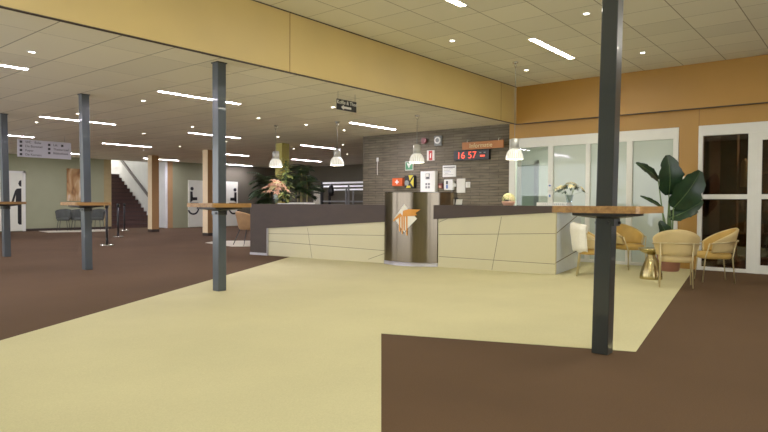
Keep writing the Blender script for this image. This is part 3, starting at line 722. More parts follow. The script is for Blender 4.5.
def panel(ya, yb, name, seams):
    b = MB()
    b.prism([(fx(ya), ya), (fx(yb), yb), (fx(yb) + .05, yb), (fx(ya) + .05, ya)], [.004] * 4, [zband(ya) + .01, zband(yb) + .01, zband(yb) + .01, zband(ya) + .01], M['panel'])
    for s in seams: seam(b, *s)
    b.build(name, t, recalc=False)
# heights of the joints: left field and right field
panel(10.03, 7.0, 'front_panel', [((10.03, .47), (7.05, .53)), ((10.03, .31), (7.05, .24)), ((8.98, .62), (8.86, .01)), ((7.05, .22), (7.5, .06)), ((8.95, .005), (8.95, .012))])
panel(6.03, YR, 'front_panel', [((6.02, .58), (YR, .665)), ((6.02, .19), (YR, .175)), ((4.86, .92), (5.02, .01)), ((6.02, .80), (5.85, .87))])
b = MB()
b.prism([(fx(YR), YR), (10.80, 4.2), (10.80, 4.25), (fx(YR) + .02, YR + .05)], .004, 1.0, M['panel_side'])
def SF(u, z): # along the return
    k = u; x = fx(YR) + (10.80 - fx(YR)) * k; y = YR + .24 * k; return (x + .0003, y - .003, z)
def sseam(P, Q):
    w_ = .008
    b.face([SF(P[0], P[1] + w_), SF(Q[0], Q[1] + w_), SF(Q[0], Q[1] - w_), SF(P[0], P[1] - w_)], M['seam'])
sseam((0, .66), (1, .985)); sseam((0, .19), (1, .32))
b.build('side_panel', t, recalc=False)
# rounded brushed steel drum in the middle
b = MB(); prof = []
A0, A1, SAG = Vector((8.64, 7.10)), Vector((8.90, 6.03)), .20
CH = A1 - A0; RD = (CH.length ** 2 / 4 + SAG ** 2) / (2 * SAG); INW = Vector((-CH.y, CH.x)).normalized()
if INW.x < 0: INW = -INW
CC = (A0 + A1) / 2 + INW * (RD - SAG); HA = math.asin(CH.length / 2 / RD); TD = CH.normalized()
def DP(sl, off=0.0):
    """point on the drum at arc length sl from its middle (positive to the right)"""
    a = sl / RD; p = CC + (RD + off) * (-INW * math.cos(a) + TD * math.sin(a)); return (p.x, p.y)
N = 28
SR = .87
arc = [DP(-RD * HA + (SR + RD * HA) * k / N) for k in range(N + 1)]
arcb = [(9.50, 6.05), (9.15, 7.05)]
def ring(z): return [(x, y, z) for x, y in arc]
b.grid([ring(.06), ring(.5), ring(1.0), ring(1.34)], M['brushed'])
b.prism(arc + arcb, 1.325, 1.34, M['brushed'])
b.face([(arc[0][0], arc[0][1], .0), (arcb[1][0], arcb[1][1], .0), (arcb[1][0], arcb[1][1], 1.34), (arc[0][0], arc[0][1], 1.34)], M['brushed'])
b.face([(arc[-1][0], arc[-1][1], .0), (arcb[0][0], arcb[0][1], .0), (arcb[0][0], arcb[0][1], 1.34), (arc[-1][0], arc[-1][1], 1.34)], M['brushed'])
drum_o = b.build('steel_drum', t)
b = MB(); arc2 = [DP(RD * HA * (2 * k / N - 1), .006) for k in range(N + 1)]
b.grid([[(x, y, .0) for x, y in arc2], [(x, y, .07) for x, y in arc2], [(x + .02, y, .07) for x, y in arc2]], M['plinth']); b.build('drum_plinth', t)
# emblem: white diamond with orange folded roof and bars, following the drum
ES, EZ = -.05, .862   # centre
def EP(u, v, off): x, y = DP(ES + u, off); return (x, y, EZ + v)
def epoly(b, pts, m, off):
    # subdivide so the flat shape hugs the curve
    bm2 = bmesh.new(); vs = [bm2.verts.new((p[0], p[1], 0)) for p in pts]; bm2.faces.new(vs)
    bmesh.ops.triangulate(bm2, faces=bm2.faces[:])
    for _ in range(3): bmesh.ops.subdivide_edges(bm2, edges=bm2.edges[:], cuts=1, use_grid_fill=True)
    bmesh.ops.triangulate(bm2, faces=bm2.faces[:])
    for fc in bm2.faces: b.face([EP(v.co.x, v.co.y, off) for v in fc.verts], m)
    bm2.free()
U = 1 / 30.0  # one picture unit of the emblem sketch
b = MB()
epoly(b, [(-.01, .255), (.235, 0), (-.01, -.25), (-.225, 0)], M['logo_white'], .006)
b.build('emblem_diamond', drum_o, recalc=False)
b = MB()
epoly(b, [(-.032, .138), (.074, .169), (.298, .163), (.204, .097), (.235, .066), (.181, .046), (-.043, .036)], M['logo_orange'], .010)
epoly(b, [(-.09, .097), (-.257, -.036), (-.245, -.062), (-.114, .012), (-.043, .045)], M['logo_orange'], .010)
for u0, v1 in ((-.102, -.235), (-.049, -.28), (-.008, -.22), (.045, -.30)):
    epoly(b, [(u0 - .016, .04), (u0 + .016, .04), (u0 + .016, v1), (u0 - .008, v1)], M['logo_orange'], .012)
b.build('emblem_figure', drum_o, recalc=False)

# ------------------------------------------------------------------ things on the brick wall (facing -x)
WX = 11.947
def wbox(b, y0, y1, z0, z1, d, m, x=WX, bevel=.006): b.box((x - d, min(y0, y1), z0), (x, max(y0, y1), z1), M[m], bevel); return b
# clock
t = thing('wall_speaker', 'square grey alarm speaker high on the brick wall', 'alarm speaker', (WX, 8.17, 2.66))
b = MB(); b.box((-.06, -.105, -.12), (0, .105, .12), M['grey'], .012); b.build('housing', t)
b = MB(); b.tube([(-.06, -.0, .01), (-.075, -.0, .01)], .085, M['white'], 20); b.tube([(-.075, 0, .01), (-.078, 0, .01)], .05, M['grey'], 20); b.build('grille', t)
b = MB(); b.tube([(WX, 8.56, 2.68), (WX - .05, 8.56, 2.68)], .05, M['dark_red'], 14); b.tube([(WX - .05, 8.56, 2.68), (WX - .09, 8.56, 2.68)], .075, M['dark_red'], 14); tag(b.build('fire_sounder'), 'dark red round fire alarm sounder at the top of the brick wall', 'fire alarm')
t = thing('extinguisher_sign', 'red and white fire extinguisher sign on the brick wall', 'sign', (WX, 8.37, 2.32))
b = MB(); b.box((-.02, -.11, -.125), (0, .11, .125), M['offwhite'], .004); b.build('board', t)
b = MB(); b.box((-.024, -.055, -.115), (-.02, .05, .115), M['red'], .002); b.build('red_field', t)
b = MB(); b.box((-.027, -.012, -.06), (-.024, .012, .03), M['white']); b.box((-.027, -.02, .03), (-.024, .006, .055), M['white']); b.build('pictogram', t)
t = thing('first_aid_sign', 'pale green emergency sign with white marks above the defibrillator', 'sign', (WX, 9.08, 2.09))
b = MB(); b.box((-.02, -.125, -.11), (0, .125, .11), M['offwhite'], .004); b.box((-.022, -.11, -.095), (-.02, .11, .095), M['green']); b.build('board', t)
b = MB()
b.face([(-.024, .07, .06), (-.024, 0, -.06), (-.024, -.07, .06), (-.024, -.035, .075), (-.024, 0, .045), (-.024, .035, .075)], M['white'])
b.face([(-.026, .012, .06), (-.026, -.005, .01), (-.026, .01, .01), (-.026, -.012, -.045), (-.026, 0, -.005), (-.026, -.014, -.005)], M['green']); b.build('pictogram', t, recalc=False)
t = thing('first_aid_box', 'orange first aid box with white cross on the brick wall', 'first aid box', (WX, 9.42, 1.69))
b = MB(); b.box((-.11, -.16, -.10), (0, .16, .10), M['aid_orange'], .015); b.build('box', t)
b = MB(); b.box((-.113, -.015, -.055), (-.11, .015, .055), M['white']); b.box((-.113, -.055, -.015), (-.11, .055, .015), M['white']); b.build('cross', t)
t = thing('defibrillator', 'black and yellow defibrillator case on the brick wall', 'defibrillator', (WX, 9.03, 1.69))
b = MB(); b.box((-.12, -.145, -.16), (0, .145, .16), M['black'], .03); b.build('case', t)
b = MB(); b.face([(-.122, .02, .16), (-.122, -.13, .16), (-.122, -.02, .03)], M['yellow']); b.face([(-.122, -.14, .11), (-.122, -.14, -.14), (-.122, -.04, -.02)], M['yellow']); b.face([(-.122, .1, -.15), (-.122, -.06, -.15), (-.122, -.03, -.1), (-.122, .05, -.09)], M['yellow']); b.build('stripe', t, recalc=False)
b = MB(); b.tube([(-.12, .07, -.03), (-.135, .07, -.03)], .065, M['grey'], 18); b.build('window', t)
t = thing('notice_cabinet', 'large white wall cabinet with two small printed icons behind the drum', 'wall cabinet', (WX, 8.48, 1.67))
b = MB(); b.box((-.12, -.215, -.265), (0, .215, .265), M['white'], .008); b.build('cabinet', t)
b = MB(); b.box((-.123, -.06, .07), (-.12, .06, .21), M['grey']); b.box((-.125, -.04, .09), (-.123, .03, .12), M['ink']); b.box((-.125, -.03, .13), (-.123, .05, .2), M['offwhite']); b.build('icon', t)
b = MB()
for y0 in (-.065, .01):
    for z0 in (-.15, -.075): b.box((-.123, y0, z0), (-.12, y0 + .055, z0 + .055), M['grey'])
b.build('icon', t)
t = thing('paper_notice', 'white paper notice with lines of print above the wall phone', 'notice', (WX, 7.865, 1.925))
b = MB(); b.box((-.012, -.185, -.135), (0, .185, .135), M['white'], .002); b.build('sheet', t)
b = MB(); b.box((-.014, -.16, .08), (-.012, .16, .10), M['ink'])
for k, (l, r_) in enumerate(((.15, -.10), (.15, -.02), (.15, -.05), (.12, .02), (.15, -.12))): b.box((-.0135, r_ if r_ < l else l, .05 - k * .035), (-.012, l, .058 - k * .035), M['blue'] if k == 2 else M['grey'])
b.build('print', t)
t = thing('wall_phone', 'white wall phone unit with blue display strip on the brick wall', 'phone', (WX, 7.86, 1.60))
b = MB(); b.box((-.08, -.125, -.125), (0, .125, .125), M['white'], .012); b.build('housing', t)
b = MB(); b.box((-.084, .01, .01), (-.08, .065, .09), M['ink']); b.box((-.084, .01, -.09), (-.08, .065, .0), M['blue']); b.build('display', t)
b = MB(); b.tube([(-.03, -.07, -.125), (-.03, -.075, -.25)], .012, M['grey'], 6); b.build('cable', t)
b = MB(); b.box((WX - .05, 7.66, 1.55), (WX, 7.735, 1.63), M['white'], .02); tag(b.build('socket'), 'small white socket between the wall phone and the blank white plate', 'socket')
t = thing('wall_plate', 'blank tall white plate right of the wall phone', 'wall plate', (WX, 7.53, 1.575))
b = MB(); b.box((-.025, -.115, -.165), (0, .115, .165), M['offwhite'], .008); b.build('plate', t)
b = MB(); b.box((-.027, -.1, -.15), (-.025, .1, .15), M['offwhite'], .001); b.build('face', t)
t = thing('light_switch', 'small white light switch at the right of the wall group', 'switch', (WX, 7.315, 1.575))
b = MB(); b.box((-.02, -.06, -.065), (0, .06, .065), M['white'], .008); b.build('plate', t)
b = MB(); b.box((-.028, -.035, -.04), (-.02, .035, .04), M['offwhite'], .006); b.build('rocker', t)
b = MB(); b.box((WX - .05, 8.04, 1.52), (WX, 8.15, 1.64), M['dark_red'], .01); b.box((WX - .055, 8.06, 1.535), (WX - .05, 8.13, 1.585), M['pink']); tag(b.build('call_point'), 'small red fire call point between the white cabinet and wall phone', 'fire call point')
t = thing('cable_hook', 'small bracket with a white cable hanging on the left of the brick wall', 'cable', (WX, 10.05, 2.27))
b = MB(); b.box((-.03, -.03, -.05), (0, .03, .05), M['white'], .01); b.build('bracket', t)
b = MB(); b.tube([(-.02, 0, -.05), (-.02, .005, -.2), (-.02, 0, -.40)], .009, M['offwhite'], 6); b.build('cable', t)
# digital clock
t = thing('digital_clock', 'black digital display with red glowing numerals on the brick wall', 'clock', (11.93, 7.225, 2.27))
b = MB(); b.box((-.07, -.465, -.115), (.02, .465, .115), M['black'], .008); b.build('housing', t)
text('digits', '16', .22, M['digit'], t, at(FX, -.072, .27, -.005), xs=1.05)
text('digits', '57', .22, M['digit'], t, at(FX, -.072, -.03, -.005), xs=1.05)
b = MB(); b.box((-.072, -.36, -.045), (-.07, -.24, -.01), M['digit']); b.box((-.072, -.27, .035), (-.07, -.22, .055), M['grey']); b.box((-.072, -.38, .035), (-.07, -.33, .055), M['grey']); b.build('date_field', t)
# information board
t = thing('information_sign', 'orange brown information board with pale lettering above the digital clock', 'sign', (11.80, 6.86, 2.455))
b = MB(); b.box((-.012, -.53, -.085), (.012, .53, .085), M['info_orange'], .003); b.build('board', t)
text('lettering', 'Informatie', .135, M['petal'], t, at(FX, -.0135, .04, -.005), xs=1.05)
for y in (.40, -.40):
    b = MB(); b.tube([(0, y, .07), (0, y, .13), (.14, y, .15)], .008, M['white'], 6); b.build('hook', t)

for o in list(COL.objects):
    if o.parent is None and o.name.split('.')[0] in ('wall_speaker', 'fire_sounder', 'extinguisher_sign', 'first_aid_sign', 'first_aid_box', 'defibrillator', 'notice_cabinet', 'paper_notice', 'wall_phone', 'socket', 'wall_plate', 'call_point', 'digital_clock'):
        thick = {'notice_cabinet': .10, 'first_aid_box': .09, 'defibrillator': .09, 'first_aid_sign': .06, 'wall_phone': .05, 'extinguisher_sign': 0}.get(o.name.split('.')[0], .03)
        o.location.y -= thick; o.location.z -= .02

# ------------------------------------------------------------------ things on the counter
t = thing('card_holder', 'black desk stand with white card beside the steel drum', 'card holder', (9.36, 5.93, TOP))
b = MB(); b.prism([(-.06, .05), (.06, .05), (.06, .06), (-.06, .06)], 0, .14, M['black']); b.box((-.06, -.06, 0), (.06, .09, .012), M['black']); b.box((.0, .04, .01), (.02, .10, .13), M['black'], .004); b.build('stand', t)
b = MB(); b.face([(-.06, .03, .012), (-.06, -.10, .012), (-.01, -.085, .11), (-.01, .045, .11)], M['white']); b.face([(-.055, .03, .012), (-.055, -.10, .012), (-.005, -.085, .11), (-.005, .045, .11)], M['white']); b.build('card', t, recalc=False)

def blossom(b, c, r, m, n=6, tilt=(0, 0, 1), droop=.3):
    c = Vector(c); T = Vector(tilt).normalized(); X = T.orthogonal().normalized(); Y = T.cross(X)
    for k in range(n):
        a = 2 * PI * k / n + random.random() * .3; d = X * math.cos(a) + Y * math.sin(a); sd = T.cross(d)
        p0 = c; p1 = c + d * r * .55 + T * r * .45; p2 = c + d * r * 1.05 + T * r * (.45 - droop)
        w_ = r * .28
        b.grid([[p0 - sd * w_ * .3, p0 + sd * w_ * .3], [p1 - sd * w_, p1 + sd * w_], [p2 - sd * w_ * .15, p2 + sd * w_ * .15]], m)
def leaflet(b, p, d, L, w_, m, droop=.3, up=Vector((0, 0, 1))):
    p = Vector(p); d = Vector(d).normalized(); sd = d.cross(up)
    if sd.length < .05: sd = d.cross(Vector((1, 0, 0)))
    sd.normalize(); rows = []
    for k in range(5):
        s = k / 4; q = p + d * L * s + Vector((0, 0, -droop * L * s * s)); ww = w_ * (math.sin(PI * min(.98, s * .9 + .08))) * .5
        rows.append([q - sd * ww, q + Vector((0, 0, -ww * .25)), q + sd * ww])
    b.grid(rows, m)

# pink lilies in a glass vase at the left end
t = thing('flower_vase', 'glass vase of pale pink lilies on the left end of the counter', 'flowers', (8.78, 10.36, TOP))
b = MB(); b.lathe([(0, .003), (.05, .003), (.055, .02), (.052, .16), (.062, .30)], M['vase_glass'], 20); b.build('vase', t)
b = MB(); heads = []
for k in range(34):
    a = random.random() * 2 * PI; rr = .26 * math.sqrt(random.random()); z = .53 - rr * rr * 3.2 - .10 * random.random()
    h = Vector((rr * math.cos(a), rr * math.sin(a), z)); heads.append(h)
    if k % 2: b.tube([(.02 * math.cos(a), .02 * math.sin(a), .03), (.03 * math.cos(a), .03 * math.sin(a), .28), h], .004, M['pale_stem'], 5)
    if k % 2: leaflet(b, (h.x * .5, h.y * .5, .33), (math.cos(a), math.sin(a), .2), .16, .04, M['leaf2'])
b.build('stems', t)
b = MB()
for h in heads: blossom(b, h, .085, M['pink'] if random.random() < .75 else M['petal'], 6, (h.x, h.y, .25 + random.random() * .3))
b.build('blossoms', t)
# cream flower pot next to the fourth lamp
t = thing('flower_pot', 'round cream flower arrangement in a pinkish pot at right end of the brick wall', 'flowers', (9.42, 4.95, TOP))
b = MB(); b.lathe([(0, 0), (.085, 0), (.115, .05), (.12, .075), (.10, .075), (0, .07)], M['pink'], 20); b.build('pot', t)
b = MB()
for k in range(60):
    a = random.random() * 2 * PI; u = random.random(); th = u * 1.7
    d = Vector((math.sin(th) * math.cos(a), math.sin(th) * math.sin(a), math.cos(th)))
    blossom(b, Vector((0, 0, .105)) + d * .085, .055, M['petal'] if random.random() < .7 else M['leaf3'], 5, d)
b.build('blossoms', t)
# white openwork tray
t = thing('openwork_tray', 'low white openwork tray on the right end of the counter', 'tray', (9.83, 4.30, TOP), rad(-98))
b = MB(); L, D_, H_ = .30, .07, .058
b.box((-L, -D_, 0), (L, D_, .012), M['white'], .003)
for k in range(17):
    x = -L + .01 + k * (2 * L - .02) / 16
    for y in (-D_, D_ - .012): b.box((x - .008, y, .012), (x + .008, y + .012, H_ - .012), M['white'])
for y in (-D_, D_ - .012): b.box((-L, y, H_ - .014), (L, y + .012, H_), M['white'], .002)
for x in (-L, L - .012): b.box((x, -D_, .012), (x + .012, D_, H_), M['white'], .002)
b.build('tray', t)
# white bouquet
t = thing('flower_vase', 'clear glass vase with white flowers and grey green leaves before the frosted glass', 'flowers', (10.50, 4.30, TOP))
b = MB(); b.lathe([(0, .003), (.07, .003), (.07, .012), (.03, .03), (.045, .06), (.075, .20)], M['vase_glass'], 20); b.build('vase', t)
b = MB(); heads = []
for k in range(34):
    a = random.random() * 2 * PI; rr = .24 * math.sqrt(random.random()); z = .36 - rr * .45 + random.random() * .05
    h = Vector((rr * math.cos(a), rr * math.sin(a), z)); heads.append(h)
    if k % 3 == 0: b.tube([(0, 0, .06), (.05 * math.cos(a), .05 * math.sin(a), .2), h], .003, M['pale_stem'], 4)
    for q in range(2): leaflet(b, h, (math.cos(a + random.uniform(-1, 1)), math.sin(a + random.uniform(-1, 1)), random.uniform(-.3, .6)), .10, .04, M['leaf4'] if q else M['leaf'])
b.build('stems', t)
b = MB()
for h in heads[:15]: blossom(b, h + Vector((0, 0, .02)), .06, M['petal'], 7, (h.x * 2, h.y * 2, .4))
b.build('blossoms', t)

# ------------------------------------------------------------------ palms behind the counter
def trough(name, lab, loc, lx, ly, h):
    t = thing(name, lab, 'plant', loc)
    b = MB(); b.box((-lx, -ly, 0), (lx, ly, h), M['white'], .01); b.build('planter', t)
    b = MB(); b.box((-lx + .03, -ly + .03, h), (lx - .03, ly - .03, h + .004), M['soil']); b.build('soil', t)
    return t
def frond(b, p, az, L, el, m, n=16, ll=.22, bend=1.1):
    d = Vector((math.cos(az), math.sin(az), 0)); pts = []
    q = Vector(p); e = el
    for k in range(n + 1):
        pts.append(q.copy()); q = q + (d * math.cos(e) + Vector((0, 0, math.sin(e)))) * L / n; e -= bend / n
    b.tube(pts, [.007 * (1 - .8 * k / n) for k in range(n + 1)], M['stem'], 4)
    for k in range(3, n + 1):
        tdir = (pts[k] - pts[k - 1]).normalized(); sd = tdir.cross(Vector((0, 0, 1)))
        if sd.length < .1: sd = Vector((-d.y, d.x, 0))
        sd.normalize(); s = k / n; l = ll * math.sin(PI * (.15 + .8 * s)) + .05
        for sg in (-1, 1): leaflet(b, pts[k], sd * sg + tdir * .7 + Vector((0, 0, .1)), l, .045, m, .4)
t = trough('potted_palm', 'tall bamboo palm with pale canes in a white trough behind the counter', (10.42, 11.30, 0), .18, .30, 1.14)
b = MB()
for x, y, h in ((.02, .06, 2.0), (-.03, -.04, 2.05), (.05, .2, 1.75), (.0, -.2, 1.8)): b.tube([(x, y, 1.15), (x + .01, y, 1.5), (x, y + .02, h)], .014, M['cane'], 7)
b.build('canes', t)
b = MB()
for k in range(60):
    y = random.uniform(-.28, .25); z = random.uniform(1.25, 2.0)
    frond(b, (random.uniform(-.06, .06), y, z), random.uniform(0, 2 * PI), random.uniform(.32, .52), random.uniform(.5, 1.25), M['leaf2'], 10, .22, 1.4)
b.build('fronds', t)
t = trough('potted_palm', 'dark bushy palm at the far left end behind the counter, by the lilies', (10.95, 13.16, 0), .2, .3, .9)
b = MB()
for k in range(3): b.tube([(.05 * k - .05, .06 * k - .06, .9), (.05 * k - .05, .07 * k - .06, 1.45)], .015, M['cane'], 7)
b.build('canes', t)
b = MB()
for k in range(64):
    frond(b, (random.uniform(-.1, .1), random.uniform(-.2, .22), random.uniform(1.0, 1.78)), random.uniform(0, 2 * PI), random.uniform(.38, .68), random.uniform(.3, 1.2), M['leaf2'], 10, .22, 1.4)
b.build('fronds', t)
t = trough('climbing_plant', 'tall pale green leafy climber in front of the yellow green pillar', (9.78, 11.17, 0), .14, .16, 1.12)
b = MB(); b.tube([(0, 0, 1.15), (.02, .01, 1.6), (0, 0, 2.15)], .012, M['stem'], 6); b.build('stem', t)
b = MB()
for k in range(190):
    z = random.uniform(1.2, 2.22); a = random.uniform(0, 2 * PI); rr = random.uniform(.02, .2) * (1.1 - .4 * (z - 1.2))
    leaflet(b, (rr * math.cos(a), rr * math.sin(a), z), (math.cos(a), math.sin(a), random.uniform(-.4, .5)), random.uniform(.08, .14), .06, M['leaf3'] if random.random() < .6 else M['leaf2'], .4)
b.build('leaves', t)

# ------------------------------------------------------------------ tub chairs
def tub_chair(name, lab, cat, loc, rotz, group, shell_m, inner_m, seat_m, leg_m, rail=True, sc=1.0, top=.82, side=.60, splay=.04, rim=None, seat_z=.42):
    """faces local +x"""
    t = thing(name, lab, cat, loc, rotz, group); t.scale = (sc, sc, sc) if isinstance(sc, float) else sc
    PH = rad(118); n = 36
    def top_z(ph): s = abs(ph) / PH; return top - (top - side) * (s ** 1.7)
    def pt(ph, s, off): # s 0 bottom .. 1 top
        r = .245 + .055 * s + off
        sh = .03 * s
        return Vector((-math.cos(ph) * r - sh, math.sin(ph) * (r + .02), 0))
    b = MB(); rows_o, rows_i = [], []
    bot = seat_z + .04 if rail else seat_z - .01
    for j in range(7):
        s = j / 6; ro, ri = [], []
        for k in range(n + 1):
            ph = -PH + 2 * PH * k / n; z = bot + (top_z(ph) - bot) * s
            po = pt(ph, s, .028); pi = pt(ph, s, -.018); po.z = z; pi.z = z; ro.append(po); ri.append(pi)
        rows_o.append(ro); rows_i.append(ri)
    b.grid(rows_o, shell_m); b.grid(rows_i, inner_m)
    topc = [(o + i) / 2 + Vector((0, 0, .016)) for o, i in zip(rows_o[-1], rows_i[-1])]
    b.grid([rows_o[-1], topc, rows_i[-1]], rim or shell_m)
    b.grid([rows_o[0], rows_i[0]], shell_m)
    for e in (0, -1): b.grid([[r[e] for r in rows_o], [r[e] for r in rows_i]], shell_m)
    bmesh.ops.remove_doubles(b.bm, verts=b.bm.verts[:], dist=.0004)
    b.build('backrest', t)
    # cushion: rounded D
    b = MB(); N2 = 32; out = []
    for k in range(N2):
        a = 2 * PI * k / N2; c_, s_ = math.cos(a), math.sin(a)
        ex = .75; x = .26 * math.copysign(abs(c_) ** ex, c_) + .02; y = .255 * math.copysign(abs(s_) ** ex, s_); out.append((x, y))
    prof = [(.90, seat_z - .06), (1.0, seat_z - .045), (1.02, seat_z - .01), (.99, seat_z + .02), (.85, seat_z + .04), (.4, seat_z + .048)]
    rings = [[(x * s, y * s, z) for x, y in out] + [(out[0][0] * s, out[0][1] * s, z)] for s, z in prof]
    b.grid(rings, seat_m); b.face([(x * .4, y * .4, seat_z + .048) for x, y in out], seat_m, True); b.face([(x * .9, y * .9, seat_z - .06) for x, y in out][::-1], seat_m)
    bmesh.ops.remove_doubles(b.bm, verts=b.bm.verts[:], dist=.0004)
    b.build('seat', t)
    zr = .64
    for sx, sy in ((-1, 1), (-1, -1), (1, 1), (1, -1)):
        b = MB()
        x, y = .21 * sx, .215 * sy
        if rail:
            q = (-.265, .235 * sy) if sx < 0 else (.165, .30 * sy)
            b.tube([(x + splay * sx, y + splay * .5 * sy, 0.003), (x, y + .012 * sy, seat_z - .04), (q[0], q[1], zr if sx < 0 else .60)], .0105, leg_m, 8)
        else: b.tube([(x + splay * sx * 1.6, y + splay * 1.2 * sy, .003), (x * .8, y * .8, seat_z - .04)], [.010, .014], leg_m, 8)
        b.build('leg', t)
    if rail:
        b = MB(); b.tube([(-math.cos(ph) * .333 - .015, math.sin(ph) * .345, zr - .04 * (abs(ph) / rad(115)) ** 2) for ph in [rad(-118 + 236 * k / 28) for k in range(29)]], .0105, leg_m, 8); b.build('back_rail', t)
    return t
SC = (.86, .86, .96)
gv, bv, br = M['gold_velvet'], M['beige_velvet'], M['brass_leg']
G = 'gold tub chairs round the brass table'
tub_chair('tub_chair', 'gold velvet tub chair with a white towel over its back, behind the nearest column', 'chair', (9.40, 3.47, .004), rad(-72), G, bv, gv, gv, br, sc=SC)
tub_chair('tub_chair', 'gold velvet tub chair facing the room just right of the nearest column', 'chair', (10.86, 3.36, .004), rad(-118), G, bv, gv, gv, br, sc=SC)
tub_chair('tub_chair', 'gold tub chair seen from behind, beige back towards the camera', 'chair', (8.98, 2.14, .004), rad(16), G, bv, gv, bv, br, sc=SC)
tub_chair('tub_chair', 'gold tub chair seen from the side in front of the dark glass door', 'chair', (10.0, 1.85, 0), rad(117), G, bv, gv, gv, br, sc=SC)
# brass hourglass table
t = thing('side_table', 'round brass hourglass side table between the gold chairs', 'table', (9.63, 2.64, .004))
b = MB(); n = 48
prof = [(.155, 0), (.16, .02), (.155, .08), (.13, .18), (.09, .28), (.062, .345), (.058, .37)]
rings = []
for r, z in prof: rings.append([((r + .006 * math.cos(12 * 2 * PI * k / n) * (r / .16)) * math.cos(2 * PI * k / n), (r + .006 * math.cos(12 * 2 * PI * k / n) * (r / .16)) * math.sin(2 * PI * k / n), z) for k in range(n + 1)])
b.grid(rings, M['brass']); bmesh.ops.remove_doubles(b.bm, verts=b.bm.verts[:], dist=.0004); b.build('base', t)
b = MB(); b.lathe([(.058, .37), (.10, .39), (.165, .425), (.19, .455), (.192, .468), (.18, .472), (0, .468)], M['brass'], 40); b.build('top', t)
# towel over chair back
ca, sa = math.cos(rad(-72)), math.sin(rad(-72))
b = MB(); rows = []
prof = [(-.035, .60), (-.035, .75), (-.03, .845), (.005, .872), (.045, .85), (.06, .75), (.064, .62), (.072, .50), (.078, .41)]
for off, z in prof:
    row = []
    for k in range(19):
        ph = rad(-80 + 92 * k / 18); s = min(1, max(0, (z - .41) / .41)); r = .245 + .055 * s + off + .006 * math.sin(k * 1.9 + z * 9)
        zz = z - (.02 if z > .8 else 0) * (abs(ph) / 1.0) ** 2 + (.012 * math.sin(k * .9) if z < .5 else 0)
        x, y = -math.cos(ph) * r - .03 * s, math.sin(ph) * (r + .02)
        x *= .86; y *= .86; zz *= .965
        row.append((9.40 + ca * x - sa * y, 3.47 + sa * x + ca * y, zz))
    rows.append(row)
b.grid(rows, M['towel']); o = b.build('towel'); tag(o, 'white towel draped over the back of a gold chair', 'towel')
md = o.modifiers.new('thick', 'SOLIDIFY'); md.thickness = .012; md.offset = 1

# ------------------------------------------------------------------ bird of paradise plant
t = thing('potted_plant', 'large leaved potted plant in front of the orange wall strip', 'plant', (11.02, 2.74, .004))
b = MB(); b.lathe([(0, 0), (.15, 0), (.17, .02), (.2, .36), (.2, .40), (.175, .40), (.17, .36), (0, .36)], M['terracotta'], 28); b.build('pot', t)
b = MB(); b.lathe([(0, .365), (.17, .365)], M['soil'], 20); b.build('soil', t)
Rl = Vector((.636, -.772, 0)); Fl = Vector((.772, .636, 0))
def big_leaf(root, tip, width, dep0, dep1, curl=.12, stalk0=(0, .36), twist=0.0):
    """root/tip: (lateral m, height m) across the room, dep: distance offsets towards/away"""
    def W(u, z, d): return Rl * u + Fl * d + Vector((0, 0, z))
    a, c = W(root[0], root[1], dep0), W(tip[0], tip[1], dep1)
    b = MB()
    st = Vector((random.uniform(-.05, .05), random.uniform(-.05, .05), stalk0[1]))
    mid = (st + a) / 2 + Vector((0, 0, .05)); b.tube([st, mid, a], [.016, .013, .010], M['stem'], 7)
    ax = (c - a); L = ax.length; d = ax.normalized()
    nrm = (Vector((0, 0, 1)) * math.sin(twist) - Fl * math.cos(twist)); nrm = (nrm - d * nrm.dot(d)).normalized(); sd = d.cross(nrm)
    rows = []; N_ = 14
    for k in range(N_ + 1):
        s = k / N_; w_ = width * .5 * (math.sin(PI * min(1, s ** .85 * .93 + .05)) ** .6) * (1 + .09 * math.sin(s * 19 + width * 40) + .05 * math.sin(s * 41))
        q = a + d * L * s + nrm * (curl * L * math.sin(PI * s)) 
        rows.append([q + sd * w_ * u + nrm * (.16 * abs(u) * w_) for u in (-1, -.66, -.33, 0, .33, .66, 1)])
    b.grid(rows, M['leaf'])
    b.tube([r[3] - nrm * .002 for r in rows], [.008 * (1 - .7 * k / N_) for k in range(N_ + 1)], M['stem'], 5)
    b.build('leaf', t, recalc=False)
big_leaf((-.04, 1.30), (-.12, 1.97), .42, -.05, -.15, .1)       # broad upright leaf
big_leaf((-.2, 1.55), (-.63, 1.84), .18, 0, -.1, .08, twist=.5)    # narrow leaf to the left
big_leaf((.02, 1.08), (.36, 1.70), .46, -.1, -.3, .12)              # big leaf to the right
big_leaf((.0, 1.0), (.44, 1.02), .24, 0, -.1, -.12, twist=.9)
big_leaf((-.02, .90), (.44, 1.2), .26, -.05, -.25, -.1, twist=.6)
big_leaf((-.14, 1.10), (-.55, 1.28), .08, 0, -.1, .05, twist=.4)
big_leaf((-.05, .50), (-.26, .86), .22, -.1, -.2, .1)
big_leaf((.04, 1.38), (.14, 1.86), .26, .1, .1, .1)
t = thing('wall_box', 'small cream wall box on the orange strip behind the big leaves', 'wall box', (11.62, 2.59, 1.40))
b = MB(); b.box((-.07, -.13, -.24), (0, .13, .24), M['offwhite'], .01); b.build('box', t)
b = MB(); b.box((-.074, -.10, -.2), (-.07, .10, .2), M['white'], .002); b.build('cover', t)

